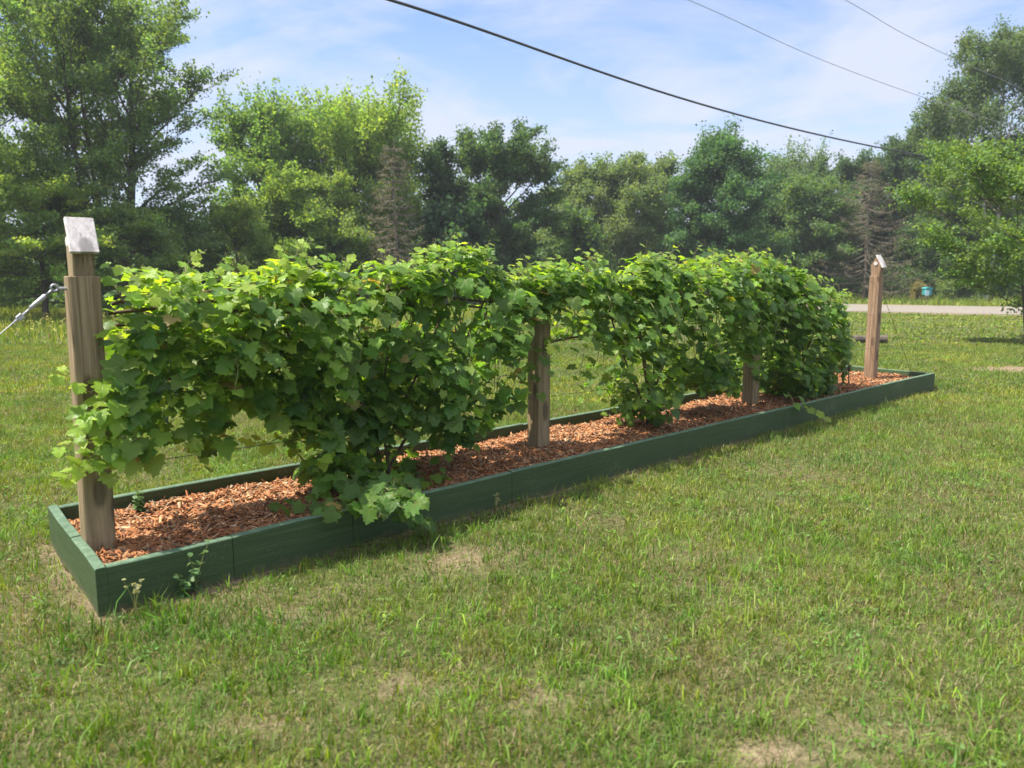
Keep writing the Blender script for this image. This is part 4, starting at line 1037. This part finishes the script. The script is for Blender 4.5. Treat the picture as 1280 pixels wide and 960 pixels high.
tree('maple_tree', 'bushy green tree at the wood edge right of the teal box', X, 46, Ht, half(60, 46), 22, base=.6, prof='round', nb=30, nleaf=20000, lsz=.18, asc=(.1, 1.0), droop=.05, clump=.36, col=(.050, .095, .034), trunk_r=.12)
# the young tree on the lawn at the right: leaning stems, light sprays
tree('young_tree', 'near leafy young tree on the lawn at the right edge with slanting stems', at_z(1284, 430)[0], at_z(1284, 430)[1], 4.15, 2.5, 23, base=.85, prof='fan', nb=38, nleaf=30000, lsz=.08,
     asc=(.42, 1.15), droop=.05, clump=.17, col=(.080, .140, .036), trunk_r=.05, stems=4, sub=8, group='trees on the lawn', cat='tree', gap=.1)

# leafless spruces: whorls of bare, slightly drooping boughs
def dead_spruce(label, X, Y, Ht, R, seed, needles=0, base=.5):
    r = np.random.default_rng(seed); tw = Tw(); root = empty('dead_spruce', (X, Y, 0), label, 'dead tree', 'bare spruces at the wood edge')
    zs = np.linspace(-.1, Ht, 12); tr = .011 * Ht + .03
    tw.add(np.stack([.04 * np.sin(zs), .03 * np.sin(zs * 1.3), zs], 1), np.linspace(tr, .01, 12), 7); bt = Tw(); pts = []
    z = base
    while z < Ht * .98:
        f = (z - base) / (Ht - base); L0 = R * 1.15 * (1 - f) ** .8 + .15
        for k in range(6):
            a = r.uniform(0, 6.28); L = L0 * r.uniform(.6, 1.1); w = np.linspace(0, 1, 6); el = .25 * f - .12 + r.normal(0, .06)
            d = np.array([math.cos(a) * math.cos(el), math.sin(a) * math.cos(el), math.sin(el)])
            B = np.array([0, 0, z]) + d * (w * L)[:, None] + up * (-.16 * L * np.sin(w * 2.6))[:, None] + up * (.10 * L * w ** 3)[:, None]
            bt.add(B, np.linspace(.022, .005, 6), 4)
            for j in range(int(5 + L * 7)):
                u_ = r.uniform(.2, 1); o = np.array([np.interp(u_, w, B[:, c]) for c in range(3)]); sd2 = np.cross(d, up) * r.choice([-1, 1])
                d2 = norm(d * .6 + sd2 * .7 - up * r.uniform(0, .5) + r.normal(0, .15, 3)); l2 = r.uniform(.12, .38) * (1.2 - .5 * u_)
                bt.add(np.array([o, o + d2 * l2 * .5, o + d2 * l2 - up * .04]), [.008, .006, .003], 3); pts.append(o + d2 * l2 * .7)
        z += .26 * r.uniform(.7, 1.2)
    mesh_np('trunk', np.concatenate(tw.V), np.concatenate(tw.F), m_deadbark, root, smooth=True)
    mesh_np('branches', np.concatenate(bt.V), np.concatenate(bt.F), m_deadbark, root)
    pts = np.array(pts); k = r.random(len(pts)) < .9; pts = pts[k]; cen = np.repeat(pts, 5, 0) + r.normal(0, .07, (len(pts) * 5, 3))
    V, F = quads(cen, np.full(len(cen), .07), r, .2); gcl = np.where(r.random((len(cen), 1)) < needles, np.array([[.045, .075, .032]]), np.array([[.15, .135, .105]])) * r.uniform(.6, 1.3, (len(cen), 1))
    mesh_np('dry_needles', V, F, m_tleaf, root, attrs={'Col': np.repeat(gcl, 4, 0)})
X, Ht = place(492, 172, 31); dead_spruce('brown dying spruce in front of the broad yellow green maple', X, 31, Ht, half(48, 31), 31, .65)
X, Ht = place(1090, 196, 45); dead_spruce('grey bare spruce behind the farthest post', X, 45, Ht, half(66, 45), 32, .45, .9)

# undergrowth along the wood edge: one shrub each where the photo shows one, the rest of the wood behind as a mass
def shrub(label, px, py, Y, wpx, seed, col, lsz=.13, nleaf=7000):
    X, Hs = place(px, py, Y); tree('shrub', label, X, Y, max(Hs, .8), half(wpx, Y), seed, base=.05, prof='round', nb=18, nleaf=nleaf, lsz=lsz, asc=(.1, 1.2), droop=.03, clump=.22, col=col, trunk_r=.03,
         group='shrubs at the wood edge', cat='shrub', sub=5)
shrub('rounded pale shrub right of the teal box beyond the road', 1200, 350, 43.5, 26, 41, (.09, .14, .045))
shrub('tawny weedy shrub just left of the teal box', 1150, 352, 43, 9, 42, (.16, .15, .07), .1, 2500)

r = np.random.default_rng(77); VV, FF, CC = [], [], []; b = 0; TW = Tw()
edge = []
for i in range(150):
    x = r.uniform(-42, 62)
    d = 1.2 + r.random() * 26
    edge.append((x, float(wood_edge(np.array(x))) + d + (4 if x > 8 else 0), d))
for (x, y, d) in edge:
    Ht = r.uniform(3.0, 5.5) + min(d, 20) * .20 + (1.0 if x < -3 else 0)
    if abs(x / y) > 1.0: continue
    if x / y < -.17: Ht = min(Ht, 2.9 + .06 * d)
    if -.17 < x / y < .30 : Ht = min(Ht, 4.6 + d * .07)
    if x / y > .30 and d > 6: Ht = Ht + .8
    R = Ht * r.uniform(.26, .4); pal_ = [DK, MD, BG, GY, (.05, .095, .034)][r.integers(0, 5)]
    tw, V, F, Cc = grow(r, Ht, R, base=Ht * (.05 if d < 9 else .2), prof=['round', 'vase', 'cone', 'column'][r.integers(0, 4)], nb=18, nleaf=3800, lsz=.26, asc=(.1, 1.1), droop=.04, clump=.42,
                        col=np.array(pal_) * 1.0, trunk_r=.09, sub=4)
    o = np.array([x, y, 0]); VV.append(V + o); FF.append(F + b); CC.append(Cc); b += len(V)
    for v_ in tw.V[:1]: TW.V.append(v_ + o)
    TW.F.append(tw.F[0] - 0 + TW.b); TW.b += len(tw.V[0])
# low brush on the wood floor so no light shows under the crowns
n = 130000; x = r.uniform(-48, 66, n); y = np.interp(x, [-200, -9, 2, 10, 20, 40, 200], [28, 30, 37, 46, 49, 47, 44]) + 1.0 + r.random(n) ** 1.3 * 26 + (x > 8) * 2.5
hmax = .4 + 2.4 * fbm(x * .5, y * .5, 3) * np.clip((y - wood_edge(x)) / 4, .15, 1.6); z = r.random(n) * hmax
V, F = quads(np.stack([x, y, z + .05], 1), np.full(n, .30), r, .6); VV.append(V); FF.append(F + b); CC.append(np.repeat(np.array(MD) * r.uniform(.8, 1.9, (n, 1)) * np.array([[1, 1, .9]]), 4, 0)); b += len(V)
wd = mesh_np('woodland', np.concatenate(VV), np.concatenate(FF), m_tleaf, attrs={'Col': np.concatenate(CC)})
tag(wd, 'mass of mixed green woodland behind the nearer trees', kind='stuff')
wt = mesh_np('woodland_trunks', np.concatenate(TW.V), np.concatenate(TW.F), m_bark, smooth=True); tag(wt, 'grey trunks of the woodland behind the nearer trees', kind='stuff')

# ================================================================== HAZE
mb = MB(); mb.box((0, 420, 9.5), (1, 0, 0), (0, 1, 0), (0, 0, 1), 505, 485, 10.6)
t = Nt('air'); pv = t.node('ShaderNodeVolumePrincipled'); pv.inputs['Density'].default_value = .0008; pv.inputs['Color'].default_value = (.86, .91, 1, 1); pv.inputs['Anisotropy'].default_value = .2
t.l.new(pv.outputs[0], t.out.inputs['Volume'])
tag(mb.build('haze', t.m), kind='stuff')

# ================================================================== TEAL BOX, LOG, CABLES
t = Nt('teal_plastic'); n1 = t.noise(t.coord('Object'), 9, 4); m_teal = t.done(t.principled(t.ramp(n1, [(.3, (.03, .22, .24)), (.7, (.06, .34, .35))]), .45))
t = Nt('pale_blue_plastic'); m_pale = t.done(t.principled((.42, .58, .66, 1), .5))
p = at_y(1158, 368, 42.0); X = p[0]
SC = .7
tb = empty('roadside_box', (X, 42, 0), 'small teal box with a pale blue front on a stand beyond the road', 'roadside box')
mb = MB(); mb.box((.04, 0, .78), (1, 0, 0), (0, 1, 0), (0, 0, 1), .24, .30, .26, .05); mb.build('body', m_teal, tb)
mb = MB(); mb.box((-.10, -.31, .70), (1, 0, 0), (0, 1, 0), (0, 0, 1), .15, .02, .21, .015); mb.build('front_panel', m_pale, tb)
mb = MB()
V = [(.04 + .28 * math.cos(a), y_, 1.03 + .13 * math.sin(a)) for y_ in (-.34, .34) for a in np.linspace(0, math.pi, 9)]
mb.add(V, [(i, i + 1, 10 + i, 9 + i) for i in range(8)] + [tuple(range(9)), tuple(range(9, 18))[::-1], (0, 9, 17, 8)]); mb.build('lid', m_teal, tb)
mb = MB(); mb.box((.04, 0, .26), (1, 0, 0), (0, 1, 0), (0, 0, 1), .05, .05, .28, .005); mb.build('stand', m_bark, tb); tb.scale = (SC, SC, SC)

p = at_z(1087, 429, .0)
lg = empty('log', (p[0], p[1], 0), 'short dark log lying on the lawn behind the farthest post', 'log')
mb = MB(); pts = [np.array([-.36 + .72 * q, .05 * math.sin(q * 3), .085]) for q in np.linspace(0, 1, 8)]
mb.tube(pts, [.085 + .008 * math.sin(i * 2.1) for i in range(8)], 10); mb.build('trunk', m_bark, lg, smooth=False)
mb = MB(); mb.tube([(.1, 0, .14), (.14, -.02, .21)], [.03, .022], 7); mb.build('branch_stub', m_bark, lg)

t = Nt('cable_sheath'); m_cable = t.done(t.principled((.035, .037, .042, 1), .55))
t = Nt('bare_cable'); m_cable2 = t.done(t.principled((.22, .23, .25, 1), .6))
def cable(pix, rad, label):
    K = np.array([at_y(x, y, Y) for x, y, Y in pix])
    ts = np.linspace(0, 1, len(K)); out = []
    co = [np.polyfit(ts, K[:, c], min(3, len(K) - 1)) for c in range(3)]
    for q in np.linspace(0, 1, 60): out.append([np.polyval(co[c], q) for c in range(3)])
    mb = MB(); mb.tube(out, rad, 6); o = mb.build('overhead_cable', m_cable if rad > .015 else m_cable2, smooth=True, loc=out[0]); tag(o, label, 'cable', 'overhead cables')
cable([(280, -58, 9.0), (460, 0, 11), (640, 54, 13.4), (800, 103, 16), (960, 150, 19), (1100, 185, 22.5), (1215, 206, 26), (1420, 232, 32)], .021, 'thick dark overhead cable crossing most of the sky')
cable([(690, -66, 20), (855, 0, 23), (960, 44, 25), (1060, 86, 27.5), (1170, 128, 30), (1400, 200, 35)], 0.009, 'thin overhead cable above the thick one, middle of the three')
cable([(880, -90, 20), (1055, 0, 23), (1130, 41, 25), (1195, 74, 27), (1400, 165, 33)], 0.008, 'thin overhead cable highest of the three at the upper right')
print('trees', n_tree)
